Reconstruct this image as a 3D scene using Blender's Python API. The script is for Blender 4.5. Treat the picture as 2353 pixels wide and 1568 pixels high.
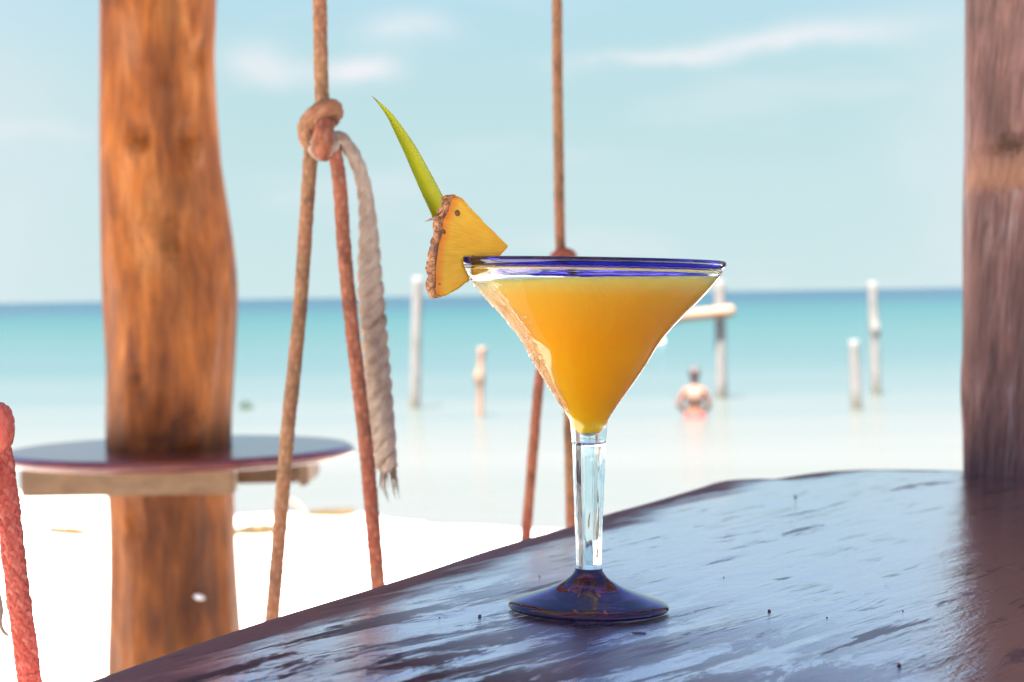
import bpy, bmesh, math, random
from mathutils import Vector, Matrix, noise as mnoise

for o in list(bpy.data.objects):
    bpy.data.objects.remove(o, do_unlink=True)
SC = bpy.context.scene
COL = SC.collection
R = math.radians
rnd = random.Random(7)

# ------------------------------------------------------------------ camera
FPX = 4470.0                       # focal length in pixels of a 2353 px wide frame
CX, CY = 1176.5, 784.0
CAM = Vector((0, 0, 1.263))
PITCH, ROLL = R(1.358), R(0.95)
FWD = Vector((0, math.cos(PITCH), -math.sin(PITCH)))
_r0 = Vector((1, 0, 0)); _u0 = Vector((0, math.sin(PITCH), math.cos(PITCH)))
RGT = _r0 * math.cos(ROLL) - _u0 * math.sin(ROLL)
UPV = _r0 * math.sin(ROLL) + _u0 * math.cos(ROLL)
cd = bpy.data.cameras.new('camera'); cam = bpy.data.objects.new('camera', cd); COL.objects.link(cam)
m = Matrix.Identity(4)
for i in range(3):
    m[i][0] = RGT[i]; m[i][1] = UPV[i]; m[i][2] = -FWD[i]; m[i][3] = CAM[i]
cam.matrix_world = m
cd.sensor_width = 36.0; cd.lens = FPX / 2353.0 * 36.0
cd.clip_start = 0.02; cd.clip_end = 60000
cd.dof.use_dof = True; cd.dof.focus_distance = 0.985
cd.dof.aperture_fstop = 13.5; cd.dof.aperture_blades = 0
SC.camera = cam

# ------------------------------------------------------------------ world, sun, exposure
SUN_EL, SUN_AZ = R(71), R(205)     # azimuth clockwise from +Y: behind the camera
w = bpy.data.worlds.new('World'); SC.world = w; w.use_nodes = True
wt = w.node_tree; wt.nodes.clear()
def wn(t, **kw):
    n = wt.nodes.new(t)
    for k, v in kw.items(): setattr(n, k, v)
    return n
def wmath(op, a, b=None, c=None):
    n = wn('ShaderNodeMath', operation=op)
    for i, v in enumerate((a, b, c)):
        if v is None: continue
        if isinstance(v, (int, float)): n.inputs[i].default_value = v
        else: wt.links.new(v, n.inputs[i])
    return n.outputs[0]
sky = wn('ShaderNodeTexSky', sky_type='NISHITA', sun_disc=False)
sky.sun_elevation = SUN_EL; sky.sun_rotation = SUN_AZ
sky.altitude = 0; sky.air_density = 1.0; sky.dust_density = 0.5; sky.ozone_density = 1.5
tint = wn('ShaderNodeMix', data_type='RGBA', blend_type='MULTIPLY')
tint.inputs['Factor'].default_value = 1.0
tint.inputs['B'].default_value = (0.62, 0.61, 0.84, 1)
wt.links.new(sky.outputs[0], tint.inputs['A'])
tc = wn('ShaderNodeTexCoord'); sep = wn('ShaderNodeSeparateXYZ')
wt.links.new(tc.outputs['Generated'], sep.inputs[0])
sx, sy, sz = sep.outputs
wnoi = wn('ShaderNodeTexNoise'); wnoi.inputs['Scale'].default_value = 26; wnoi.inputs['Detail'].default_value = 5
wt.links.new(tc.outputs['Generated'], wnoi.inputs['Vector'])
ymax = wmath('MAXIMUM', sy, 0.02)
ta = wmath('DIVIDE', sx, ymax); te = wmath('DIVIDE', sz, ymax)
wob = wmath('MULTIPLY', wmath('SUBTRACT', wnoi.outputs['Fac'], 0.5), 0.03)
ta2 = wmath('ADD', ta, wob); te2 = wmath('ADD', te, wmath('MULTIPLY', wob, 0.6))
front = wmath('GREATER_THAN', sy, 0.02)
def cloud(px, py, wx, wy, amp, slope=0.0):
    a0 = (px - CX) / FPX; e0 = (678 - py) / FPX + a0 * 0.0  # tangent coordinates of the cloud
    e0 += -(px - CX) / FPX * math.tan(ROLL)
    da = wmath('SUBTRACT', ta2, a0)
    de = wmath('SUBTRACT', wmath('SUBTRACT', te2, e0), wmath('MULTIPLY', da, slope))
    q = wmath('ADD', wmath('POWER', wmath('ABSOLUTE', wmath('DIVIDE', da, wx / FPX)), 2.0),
              wmath('POWER', wmath('ABSOLUTE', wmath('DIVIDE', de, wy / FPX)), 2.0))
    return wmath('MULTIPLY', wmath('EXPONENT', wmath('MULTIPLY', q, -1.0)), amp)
cl = None
for c in ((610, 135, 85, 45, .55), (690, 175, 150, 32, .40), (845, 165, 75, 32, .95), (950, 70, 95, 42, .65),
          (1640, 120, 260, 22, .55, .10), (1850, 82, 170, 28, .62, .10), (1480, 140, 200, 16, .35), (90, 300, 150, 22, .25),
          (2050, 60, 160, 40, .2), (1200, 420, 900, 60, .06), (-60, 330, 330, 420, .42), (2230, 330, 170, 420, .30)):
    o = cloud(*c); cl = o if cl is None else wmath('ADD', cl, o)
cl = wmath('MULTIPLY', wmath('MULTIPLY', cl, front), wmath('MULTIPLY_ADD', wnoi.outputs['Fac'], 1.5, .3))
# the same thin cloud goes on over the rest of the sky
zz = wmath('ADD', wmath('MAXIMUM', sz, 0.0), 0.18)
comb = wn('ShaderNodeCombineXYZ')
wt.links.new(wmath('DIVIDE', sx, zz), comb.inputs[0]); wt.links.new(wmath('DIVIDE', sy, zz), comb.inputs[1])
wn2 = wn('ShaderNodeTexNoise'); wn2.inputs['Scale'].default_value = 1.6; wn2.inputs['Detail'].default_value = 6
wt.links.new(comb.outputs[0], wn2.inputs['Vector'])
thin = wn('ShaderNodeMapRange'); thin.inputs['From Min'].default_value = 0.52; thin.inputs['From Max'].default_value = 0.80
thin.inputs['To Max'].default_value = 0.5
wt.links.new(wn2.outputs['Fac'], thin.inputs['Value'])
ctot = wn('ShaderNodeMath', operation='MAXIMUM'); ctot.use_clamp = True
wt.links.new(cl, ctot.inputs[0]); wt.links.new(thin.outputs[0], ctot.inputs[1])
cmix = wn('ShaderNodeMix', data_type='RGBA')
wt.links.new(ctot.outputs[0], cmix.inputs['Factor'])
# sea haze whitens the lowest degrees of the sky all round
hz = wn('ShaderNodeMix', data_type='RGBA')
wt.links.new(wmath('MULTIPLY', wmath('EXPONENT', wmath('MULTIPLY', wmath('POWER', wmath('DIVIDE', wmath('MAXIMUM', sz, 0.0), .212), 6.0), -1.0)), .98), hz.inputs['Factor'])
hc = wn('ShaderNodeMix', data_type='RGBA'); hc.clamp_factor = True
wt.links.new(wmath('DIVIDE', wmath('MAXIMUM', sz, 0.0), .15), hc.inputs['Factor'])
hc.inputs['A'].default_value = (2.00, 2.58, 2.64, 1); hc.inputs['B'].default_value = (1.50, 2.30, 2.38, 1)
wt.links.new(tint.outputs['Result'], hz.inputs['A']); wt.links.new(hc.outputs['Result'], hz.inputs['B'])
wt.links.new(hz.outputs['Result'], cmix.inputs['A'])
cmix.inputs['B'].default_value = (2.75, 2.85, 2.98, 1)
bg = wn('ShaderNodeBackground'); bg.inputs['Strength'].default_value = 0.05
wo = wn('ShaderNodeOutputWorld')
wt.links.new(cmix.outputs['Result'], bg.inputs['Color']); wt.links.new(bg.outputs[0], wo.inputs[0])

sd = bpy.data.lights.new('sun', 'SUN'); sun = bpy.data.objects.new('sun', sd); COL.objects.link(sun)
sd.energy = 5.0; sd.angle = R(0.5); sd.color = (1.0, 0.955, 0.89)
sdir = Vector((math.sin(SUN_AZ) * math.cos(SUN_EL), math.cos(SUN_AZ) * math.cos(SUN_EL), math.sin(SUN_EL)))
sun.rotation_euler = sdir.to_track_quat('Z', 'Y').to_euler()
sun.location = (0, -5, 12)

SC.view_settings.view_transform = 'Standard'; SC.view_settings.look = 'None'
SC.view_settings.exposure = 2.65; SC.view_settings.gamma = 1.0; SC.view_settings.use_curve_mapping = False
SC.render.engine = 'CYCLES'
cy = SC.cycles
cy.use_denoising = True
try: cy.denoiser = 'OPENIMAGEDENOISE'
except Exception: pass
cy.max_bounces = 18; cy.transmission_bounces = 16; cy.glossy_bounces = 8; cy.diffuse_bounces = 5; cy.transparent_max_bounces = 12
cy.sample_clamp_indirect = 12.0; cy.blur_glossy = 0.3

# ------------------------------------------------------------------ helpers
def P(px, py, d):
    """world point seen at pixel (px,py) of the 2353x1568 frame, d metres along the view axis"""
    return CAM + (FWD + RGT * ((px - CX) / FPX) - UPV * ((py - CY) / FPX)) * d
TILT = R(1.95)
GL = P(1352.6, 1403, 1.0)                     # where the glass stands
TN = Vector((math.sin(TILT), 0, math.cos(TILT)))
TROT = (0, TILT, 0)
def on_plane(px, py, p0=GL, n=TN):
    v = FWD + RGT * ((px - CX) / FPX) - UPV * ((py - CY) / FPX)
    return CAM + v * ((p0 - CAM).dot(n) / v.dot(n))
SEA_Z = CAM.z - 2.0
def on_sea(px, py): return on_plane(px, py, Vector((0, 0, SEA_Z)), Vector((0, 0, 1)))

def tag(o, label=None, cat=None, group=None, kind=None):
    if label: o['label'] = label
    if cat: o['category'] = cat
    if group: o['group'] = group
    if kind: o['kind'] = kind
    return o
def empty(name, loc=(0, 0, 0), rot=(0, 0, 0)):
    o = bpy.data.objects.new(name, None); COL.objects.link(o)
    o.location = loc; o.rotation_euler = rot; o.empty_display_size = 0.05
    return o
def mesh_obj(name, verts, faces, mat, parent=None, smooth=True, loc=None, rot=None, attrs=None, uvs=None):
    me = bpy.data.meshes.new(name); me.from_pydata([tuple(v) for v in verts], [], faces)
    if smooth: me.polygons.foreach_set('use_smooth', [True] * len(me.polygons))
    for k, vals in (attrs or {}).items():
        a = me.attributes.new(k, 'FLOAT', 'POINT'); a.data.foreach_set('value', [float(x) for x in vals])
    if uvs is not None:
        ul = me.uv_layers.new(name='UVMap')
        for lp in me.loops: ul.data[lp.index].uv = uvs[lp.vertex_index]
    me.materials.append(mat); me.update()
    o = bpy.data.objects.new(name, me); COL.objects.link(o)
    if parent: o.parent = parent
    if loc is not None: o.location = loc
    if rot is not None: o.rotation_euler = rot
    return o
def bm_obj(name, bm, mat, parent=None, smooth=True, loc=None, rot=None):
    me = bpy.data.meshes.new(name); bmesh.ops.recalc_face_normals(bm, faces=bm.faces[:]); bm.to_mesh(me); bm.free()
    if smooth: me.polygons.foreach_set('use_smooth', [True] * len(me.polygons))
    me.materials.append(mat)
    o = bpy.data.objects.new(name, me); COL.objects.link(o)
    if parent: o.parent = parent
    if loc is not None: o.location = loc
    if rot is not None: o.rotation_euler = rot
    return o
def box(name, cx, cy_, cz, lx, ly, lz, mat, parent=None, bevel=0.004, rot=None, cuts=0):
    bm = bmesh.new(); bmesh.ops.create_cube(bm, size=1)
    for v in bm.verts: v.co = Vector((v.co.x * lx, v.co.y * ly, v.co.z * lz))
    if bevel: bmesh.ops.bevel(bm, geom=bm.edges[:], offset=bevel, segments=2, affect='EDGES')
    return bm_obj(name, bm, mat, parent, smooth=False, loc=(cx, cy_, cz), rot=rot)
def interp(tab, x):
    if x <= tab[0][0]: return tab[0][1]
    for (a, va), (b, vb) in zip(tab, tab[1:]):
        if x <= b:
            t = (x - a) / (b - a); return va + (vb - va) * t
    return tab[-1][1]
def sm(a, b, x):
    t = max(0, min(1, (x - a) / (b - a))); return t * t * (3 - 2 * t)
def catmull(pts, n):
    out = []
    P_ = [pts[0] * 2 - pts[1]] + list(pts) + [pts[-1] * 2 - pts[-2]]
    for i in range(1, len(P_) - 2):
        a, b, c, d = P_[i - 1:i + 3]
        for k in range(n):
            t = k / n
            out.append(0.5 * ((2 * b) + (c - a) * t + (2 * a - 5 * b + 4 * c - d) * t * t + (3 * b - a - 3 * c + d) * t ** 3))
    out.append(pts[-1].copy()); return out
def resample(pts, step):
    L = [0]
    for a, b in zip(pts, pts[1:]): L.append(L[-1] + (b - a).length)
    n = max(2, int(L[-1] / step)); out = []; j = 0
    for i in range(n + 1):
        s = L[-1] * i / n
        while j < len(L) - 2 and L[j + 1] < s: j += 1
        t = (s - L[j]) / max(1e-9, L[j + 1] - L[j]); out.append(pts[j].lerp(pts[j + 1], t))
    return out, L[-1]
def sweep(name, ctrl, radius, mat, parent=None, nseg=40, step=0.0014, braid=0.0, strands=4, pitch=None, cap=True, smooth_ctrl=True, sharp=0.0):
    """tube along control points; radius is a number or a function of 0..1; braid is the relief of a plaited cover"""
    pts = catmull([Vector(p) for p in ctrl], 12) if smooth_ctrl else [Vector(p) for p in ctrl]
    pts, L = resample(pts, step)
    rf = radius if callable(radius) else (lambda t: radius)
    tan = [(pts[min(i + 1, len(pts) - 1)] - pts[max(i - 1, 0)]).normalized() for i in range(len(pts))]
    nrm = tan[0].orthogonal().normalized()
    vs, fs, uv, ya = [], [], [], []
    n = len(pts); s = 0.0
    for i, p in enumerate(pts):
        if i: s += (p - pts[i - 1]).length
        nrm = (nrm - tan[i] * nrm.dot(tan[i])).normalized(); bn = tan[i].cross(nrm)
        r = rf(i / (n - 1))
        if cap:
            e = min(i, n - 1 - i) * step
            if e < r: r *= math.sqrt(max(0.02, 1 - (1 - e / r) ** 2))
        pt = pitch or rf(.5) * 5.0
        for k in range(nseg):
            th = 2 * math.pi * k / nseg
            h = 0.0; yv = 0.5
            if braid:
                A_ = strands * th + 2 * math.pi * s / pt * 2; B_ = strands * th - 2 * math.pi * s / pt * 2      # plaited yarns, over and under
                over = (math.floor(A_ / math.pi) + math.floor(B_ / math.pi)) % 2 == 0
                h = braid * (abs(math.sin(A_)) if over else abs(math.sin(B_)))
                yv = 0.5 + 0.5 * ((math.floor(A_ / math.pi) % 3) / 2 if over else (math.floor(B_ / math.pi) % 2) * -.6 + .3)
                h += braid * .7 * mnoise.noise(Vector((p.x * 150, p.y * 150 + th * 2, p.z * 150)))
            vs.append(p + (nrm * math.cos(th) + bn * math.sin(th)) * (r + h)); uv.append((k / nseg, s / (2 * math.pi * 0.005))); ya.append(yv)
    for i in range(n - 1):
        for k in range(nseg):
            a = i * nseg + k; b = i * nseg + (k + 1) % nseg
            fs.append((a, b, b + nseg, a + nseg))
    fs.append(tuple(range(nseg - 1, -1, -1))); fs.append(tuple(range((n - 1) * nseg, n * nseg)))
    return mesh_obj(name, vs, fs, mat, parent, uvs=uv, attrs={'yarn': ya})

# --- node material helpers
class NM:
    def __init__(s, name):
        s.m = bpy.data.materials.new(name); s.m.use_nodes = True; s.t = s.m.node_tree
        s.t.nodes.clear(); s.out = s.n('ShaderNodeOutputMaterial')
        s.b = s.n('ShaderNodeBsdfPrincipled'); s.l(s.b.outputs[0], s.out.inputs[0])
        s.tc = s.n('ShaderNodeTexCoord')
    def n(s, t, **kw):
        n = s.t.nodes.new(t)
        for k, v in kw.items(): setattr(n, k, v)
        return n
    def l(s, a, b): s.t.links.new(a, b)
    def set(s, **kw):
        for k, v in kw.items():
            k = k.replace('_', ' ')
            i = s.b.inputs[k]
            if hasattr(v, 'is_linked') or hasattr(v, 'links'): s.l(v, i)
            else: i.default_value = v
        return s
    def map(s, scale=(1, 1, 1), rot=(0, 0, 0), src='Object', loc=(0, 0, 0)):
        mp = s.n('ShaderNodeMapping'); mp.inputs['Rotation'].default_value = rot
        if any(rot): mp.vector_type = 'TEXTURE'; scale = tuple(1 / q for q in scale)   # turn first, then stretch
        mp.inputs['Scale'].default_value = scale
        mp.inputs['Location'].default_value = loc
        s.l(s.tc.outputs[src], mp.inputs['Vector']); return mp.outputs[0]
    def noise(s, vec, scale, detail=4, rough=.55, dist=0.0):
        n = s.n('ShaderNodeTexNoise'); s.l(vec, n.inputs['Vector'])
        n.inputs['Scale'].default_value = scale; n.inputs['Detail'].default_value = detail
        n.inputs['Roughness'].default_value = rough; n.inputs['Distortion'].default_value = dist
        return n.outputs['Fac']
    def voro(s, vec, scale, feature='F1'):
        n = s.n('ShaderNodeTexVoronoi', feature=feature); s.l(vec, n.inputs['Vector']); n.inputs['Scale'].default_value = scale
        return n.outputs['Distance']
    def ramp(s, fac, stops, interp='LINEAR'):
        r = s.n('ShaderNodeValToRGB'); r.color_ramp.interpolation = interp
        e = r.color_ramp.elements
        while len(e) < len(stops): e.new(.5)
        for x, (p, c) in zip(e, stops):
            x.position = p; x.color = (c, c, c, 1) if isinstance(c, (int, float)) else (*c, 1)
        s.l(fac, r.inputs[0]); return r.outputs[0]
    def math(s, op, a, b=None, c=None, clamp=False):
        n = s.n('ShaderNodeMath', operation=op); n.use_clamp = clamp
        for i, v in enumerate((a, b, c)):
            if v is None: continue
            if isinstance(v, (int, float)): n.inputs[i].default_value = v
            else: s.l(v, n.inputs[i])
        return n.outputs[0]
    def mix(s, fac, a, b, mode='MIX'):
        n = s.n('ShaderNodeMix', data_type='RGBA', blend_type=mode)
        for k, v in (('Factor', fac), ('A', a), ('B', b)):
            if isinstance(v, (int, float)):
                n.inputs[k].default_value = v if k == 'Factor' else (v, v, v, 1)
            elif isinstance(v, tuple): n.inputs[k].default_value = (*v, 1)
            else: s.l(v, n.inputs[k])
        return n.outputs['Result']
    def attr(s, name):
        n = s.n('ShaderNodeAttribute'); n.attribute_name = name; return n.outputs['Fac']
    def bump(s, h, strength=.3, dist=.002, prev=None):
        n = s.n('ShaderNodeBump'); n.inputs['Strength'].default_value = strength; n.inputs['Distance'].default_value = dist
        s.l(h, n.inputs['Height'])
        if prev is not None: s.l(prev, n.inputs['Normal'])
        return n.outputs['Normal']
    def xyz(s, vec):
        n = s.n('ShaderNodeSeparateXYZ'); s.l(vec, n.inputs[0]); return n.outputs

# ------------------------------------------------------------------ materials
def mat_sand():
    k = NM('sand'); g = k.n('ShaderNodeNewGeometry').outputs['Position']
    n1 = k.noise(g, .35, 5); n2 = k.noise(g, 4, 6, .7); n3 = k.noise(g, 90, 2)
    z = k.xyz(g)[2]
    dry = k.ramp(n1, [(.3, (.72, .67, .59)), (.7, (.80, .76, .69))])
    c = k.mix(k.math('MULTIPLY', n2, .35), dry, (.64, .57, .47))
    wet = k.n('ShaderNodeMapRange'); k.l(z, wet.inputs[0]); wet.inputs[1].default_value = SEA_Z + .16; wet.inputs[2].default_value = SEA_Z - .02
    c = k.mix(k.math('MULTIPLY', wet.outputs[0], .45), c, (.50, .42, .31))
    k.set(Base_Color=c, Roughness=.9, Specular_IOR_Level=.2)
    k.set(Normal=k.bump(n3, .3, .004, k.bump(n2, .6, .05))); return k.m
def mat_sea():
    k = NM('sea_water'); g = k.n('ShaderNodeNewGeometry').outputs['Position']
    x, y, z = k.xyz(g)
    mp = k.n('ShaderNodeMapping'); mp.inputs['Scale'].default_value = (.03, .12, 0); k.l(g, mp.inputs[0])
    nb = k.noise(mp.outputs[0], 1.0, 4)
    lg = k.math('LOGARITHM', k.math('MAXIMUM', y, 1.0), 10.0)
    lg = k.math('ADD', lg, k.math('MULTIPLY', k.math('SUBTRACT', nb, .5), .26))
    mp3 = k.n('ShaderNodeMapping'); mp3.inputs['Scale'].default_value = (.10, .9, 0); k.l(g, mp3.inputs[0])
    lg = k.math('ADD', lg, k.math('MULTIPLY', k.math('SUBTRACT', k.noise(mp3.outputs[0], 1.0, 4, .6), .5), .16))
    f = k.n('ShaderNodeMapRange'); k.l(lg, f.inputs[0]); f.inputs[1].default_value = 1.1; f.inputs[2].default_value = 3.1
    def pos(d): return (math.log10(d) - 1.1) / 2.0
    c = k.ramp(f.outputs[0], [(pos(14), (.135, .132, .118)), (pos(17), (.106, .108, .095)), (pos(20), (.106, .110, .096)), (pos(24), (.118, .119, .103)), (pos(31), (.096, .106, .094)),
                              (pos(42), (.064, .090, .083)), (pos(62), (.040, .077, .071)), (pos(105), (.025, .070, .062)),
                              (pos(190), (.011, .060, .054)), (pos(330), (.005, .041, .048)), (pos(500), (.003, .027, .040))])
    mp2 = k.n('ShaderNodeMapping'); mp2.inputs['Scale'].default_value = (.7, 1.6, 1); k.l(g, mp2.inputs[0])
    wv = k.noise(mp2.outputs[0], 1.0, 5, .6); wv2 = k.noise(mp2.outputs[0], .12, 4)
    k.set(Base_Color=c, Roughness=.25, IOR=1.33, Specular_IOR_Level=.25)
    k.set(Normal=k.bump(wv, .35, .12, k.bump(wv2, .25, .5))); return k.m
GRAIN = -33.0
def mat_table():
    k = NM('varnished_slab')
    v = k.map((9, 1.0, 3), (0, 0, R(GRAIN)))
    v2 = k.map((36, 2.2, 8), (0, 0, R(GRAIN)))
    raw = k.map()
    grain = k.noise(v2, 5.0, 6, .65, .4); broad = k.noise(v, 2.2, 5, .6, .6); fine = k.noise(raw, 420, 3, .6)
    blotch = k.noise(v, 4.2, 6, .68, .5)
    col = k.ramp(broad, [(.28, (.018, .006, .005)), (.55, (.060, .013, .010)), (.8, (.125, .032, .022))])
    col = k.mix(k.ramp(grain, [(.35, .85), (.62, 0.0)]), col, (.016, .007, .007))
    e = k.attr('edge')                                   # metres from the rim of the slab
    eb = k.math('ADD', e, k.math('MULTIPLY', k.math('SUBTRACT', k.noise(v, 3.5, 6, .7), .5), .11))
    worn_edge = k.n('ShaderNodeMapRange', interpolation_type='SMOOTHSTEP'); k.l(eb, worn_edge.inputs[0])
    worn_edge.inputs[1].default_value = .052; worn_edge.inputs[2].default_value = .018
    patch = k.ramp(blotch, [(.585, 0.0), (.63, 1.0)])
    # dry streaks are denser towards the seat side and the near end, where arms rub the varnish
    px_, py_, pz_ = k.xyz(k.tc.outputs['Object'])
    rub = k.n('ShaderNodeMapRange'); k.l(k.math('SUBTRACT', k.math('MULTIPLY', px_, .85), k.math('MULTIPLY', py_, -.62)), rub.inputs[0])
    rub.inputs[1].default_value = .13; rub.inputs[2].default_value = -.17
    patch2 = k.math('MULTIPLY', k.ramp(k.noise(k.map((14, 2.6, 3), (0, 0, R(GRAIN))), 2.6, 7, .74, .5), [(.455, 0.0), (.52, 1.0)]), rub.outputs[0])
    worn = k.math('MAXIMUM', k.math('MAXIMUM', worn_edge.outputs[0], k.math('MULTIPLY', patch, .75)), patch2)
    col = k.mix(k.math('MULTIPLY', worn_edge.outputs[0], .8), col, (.165, .082, .064))
    col = k.mix(k.ramp(k.voro(raw, 95), [(.02, .8), (.07, 0.0)]), col, (.01, .006, .006))
    rough = k.math('ADD', k.math('MULTIPLY', worn, .42), k.math('ADD', .13, k.math('MULTIPLY', k.math('SUBTRACT', broad, .5), .12)))
    dash = k.ramp(k.noise(k.map((70, 9, 20), (0, 0, R(GRAIN))), 1.6, 4, .6), [(.66, 0.0), (.70, 1.0)])
    worn = k.math('MAXIMUM', worn, k.math('MULTIPLY', dash, .9))
    cn = k.noise(k.map((26, 1.5, 9), (0, 0, R(GRAIN))), 1.5, 5, .62, .25)
    crack = k.math('MULTIPLY', k.ramp(k.math('ABSOLUTE', k.math('SUBTRACT', cn, .5)), [(.0, 1.0), (.013, 0.0)]), k.ramp(k.noise(raw, 9, 3), [(.47, 0.0), (.56, 1.0)]))
    worn = k.math('MAXIMUM', worn, crack); col = k.mix(k.math('MULTIPLY', crack, .85), col, (.008, .004, .004))
    coat = k.math('SUBTRACT', 1.0, worn, clamp=True)
    k.set(Base_Color=col, Roughness=rough, IOR=1.5)
    k.set(Specular_IOR_Level=k.math('MULTIPLY_ADD', worn, -.65, .75), Specular_Tint=(.70, .76, 1.0, 1))
    nb = k.bump(grain, .35, .0006, k.bump(k.noise(raw, 160, 4, .6), .30, .0005, k.bump(broad, .3, .004)))
    k.set(Normal=nb)
    cb = k.bump(k.noise(k.map((160, 45, 60), (0, 0, R(GRAIN))), 1.0, 4, .6), .42, .0011, k.bump(k.noise(raw, 430, 4, .65), .36, .0006, k.bump(broad, .3, .004)))
    gls = k.n('ShaderNodeBsdfGlossy'); gls.inputs['Color'].default_value = (.97, .955, 1.0, 1); gls.inputs['Roughness'].default_value = .075
    k.l(cb, gls.inputs['Normal'])
    fr = k.n('ShaderNodeFresnel'); fr.inputs['IOR'].default_value = 1.75; k.l(cb, fr.inputs['Normal'])
    mx = k.n('ShaderNodeMixShader'); k.l(k.math('MULTIPLY', k.math('MULTIPLY', fr.outputs[0], 1.45, clamp=True), coat), mx.inputs[0])
    k.l(k.b.outputs[0], mx.inputs[1]); k.l(gls.outputs[0], mx.inputs[2]); k.l(mx.outputs[0], k.out.inputs[0])
    return k.m
def mat_wood(name, cols, scale=(9, 9, 1.2), nsc=2.0, rough=.55, coat=.0, bump=.5, dark=(.05, .02, .012), spec=.4, rot=(0, 0, 0), stain_shade=True, bd=.004, grain=.55, cr=.28):
    k = NM(name); v = k.map(scale, rot); raw = k.map()
    a = k.noise(v, nsc, 6, .6, .8); g = k.noise(k.map((scale[0] * 6, scale[1] * 6, scale[2] * 2), rot), nsc * 1.6, 5, .65, .3)
    b = k.noise(raw, 5.5, 4, .6)
    n = len(cols); c = k.ramp(k.math('ADD', k.math('MULTIPLY', a, .6), k.math('MULTIPLY', b, .4)), [(.32 + .36 * i / (n - 1), cc) for i, cc in enumerate(cols)])
    c = k.mix(k.ramp(g, [(.36, grain), (.58, 0.0)]), c, dark)
    if stain_shade:
        c = k.mix(k.attr('stain_shade'), c, dark)  # real stains, and on the log its painted centre shade
        c = k.mix(k.attr('pale'), c, (.40, .19, .10))
    k.set(Base_Color=c, Roughness=rough, Coat_Weight=coat, Coat_Roughness=cr, Specular_IOR_Level=spec)
    k.set(Normal=k.bump(g, bump, bd * .4, k.bump(a, bump, bd))); return k.m
def mat_plain(name, col, rough=.6, var=.25, nsc=30, bump=.2, spec=.4, sss=0.0, coat=0.0, src='Object', dist=.001):
    k = NM(name); v = k.map(src=src); n = k.noise(v, nsc, 5, .6)
    c = k.ramp(n, [(.25, tuple(x * (1 - var) for x in col)), (.75, tuple(min(1, x * (1 + var)) for x in col))])
    k.set(Base_Color=c, Roughness=rough, Specular_IOR_Level=spec, Coat_Weight=coat)
    if sss: k.set(Subsurface_Weight=sss, Subsurface_Scale=.004)
    k.set(Normal=k.bump(n, bump, dist)); return k.m
def mat_rope(name, base, alt, dirt=(.12, .07, .05)):
    k = NM(name); raw = k.map(); uv = k.n('ShaderNodeTexCoord').outputs['UV']
    u, v, _ = k.xyz(uv)
    A = k.math('SINE', k.math('MULTIPLY_ADD', u, 37.7, k.math('MULTIPLY', v, 24.0)))
    B = k.math('SINE', k.math('SUBTRACT', k.math('MULTIPLY', u, 37.7), k.math('MULTIPLY', v, 24.0)))
    br = k.math('MAXIMUM', A, B); f = k.noise(raw, 900, 2); p = k.noise(raw, 11, 4, .6)
    c = k.mix(k.ramp(p, [(.42, 0.0), (.62, 1.0)]), base, alt)
    c = k.mix(k.ramp(k.noise(raw, 45, 5, .7), [(.46, 0.0), (.66, .75)]), c, dirt)
    c = k.mix(k.math('MULTIPLY_ADD', k.attr('yarn'), -.55, .52, clamp=True), c, dirt)      # yarns of different tone
    c = k.mix(k.math('MULTIPLY_ADD', k.attr('yarn'), .45, -.30, clamp=True), c, (.50, .34, .25))
    k.set(Base_Color=c, Roughness=.85, Specular_IOR_Level=.12, Sheen_Weight=.03)
    k.set(Normal=k.bump(f, .4, .0006, k.bump(br, .25, .0005))); return k.m
def mat_glass(name, col, rough=0.0, frost=False, ior=1.5, var=None):
    k = NM(name); raw = k.map()
    k.set(Base_Color=(*col, 1), Transmission_Weight=1.0, IOR=ior, Roughness=rough)
    wav = k.noise(raw, 55, 2); nb = k.bump(wav, .10, .002)
    if name == 'cobalt_glass': nb = k.bump(wav, .02, .001)
    if var:
        k.set(Base_Color=k.ramp(k.noise(k.map((1, 1, 1.6)), 75, 5, .65, .6), [(.33, var[0]), (.52, var[1]), (.72, var[2])]))
    if frost:
        a = k.attr('frost'); d = k.noise(raw, 380, 5, .65); d2 = k.voro(raw, 480)
        edge = k.math('MULTIPLY', k.ramp(k.math('ADD', a, k.math('MULTIPLY', k.math('SUBTRACT', k.noise(raw, 130, 4), .5), .9)), [(.35, 0.0), (.6, 1.0)]), k.math('MINIMUM', k.math('MULTIPLY', a, 6.0), 1.0))
        k.set(Roughness=k.math('MULTIPLY', edge, .22))
        bn = k.n('ShaderNodeBump'); bn.inputs['Distance'].default_value = .0026
        k.l(k.math('MULTIPLY', edge, .9), bn.inputs['Strength']); k.l(k.math('ADD', d, d2), bn.inputs['Height']); k.l(nb, bn.inputs['Normal'])
        nb = bn.outputs['Normal']
    k.set(Normal=nb); return k.m
def mat_liquid():
    k = NM('cocktail_juice'); z = k.xyz(k.tc.outputs['Object'])[2]
    f = k.n('ShaderNodeMapRange'); k.l(z, f.inputs[0]); f.inputs[1].default_value = .09; f.inputs[2].default_value = .171
    c = k.ramp(f.outputs[0], [(0, (.82, .50, .015)), (.3, (.95, .50, .014)), (.6, (.98, .50, .016)), (.88, (.97, .54, .06)), (1, (.96, .64, .24))])
    sp = k.ramp(k.voro(k.map(), 260), [(.03, .5), (.08, 0.0)])
    c = k.mix(sp, c, (.35, .14, .02))
    k.set(Base_Color=c, Roughness=.35, Subsurface_Weight=1.0, Subsurface_Scale=.035, IOR=1.35, Specular_IOR_Level=.1)
    k.b.inputs['Subsurface Radius'].default_value = (1.0, .55, .12)
    return k.m
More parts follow.
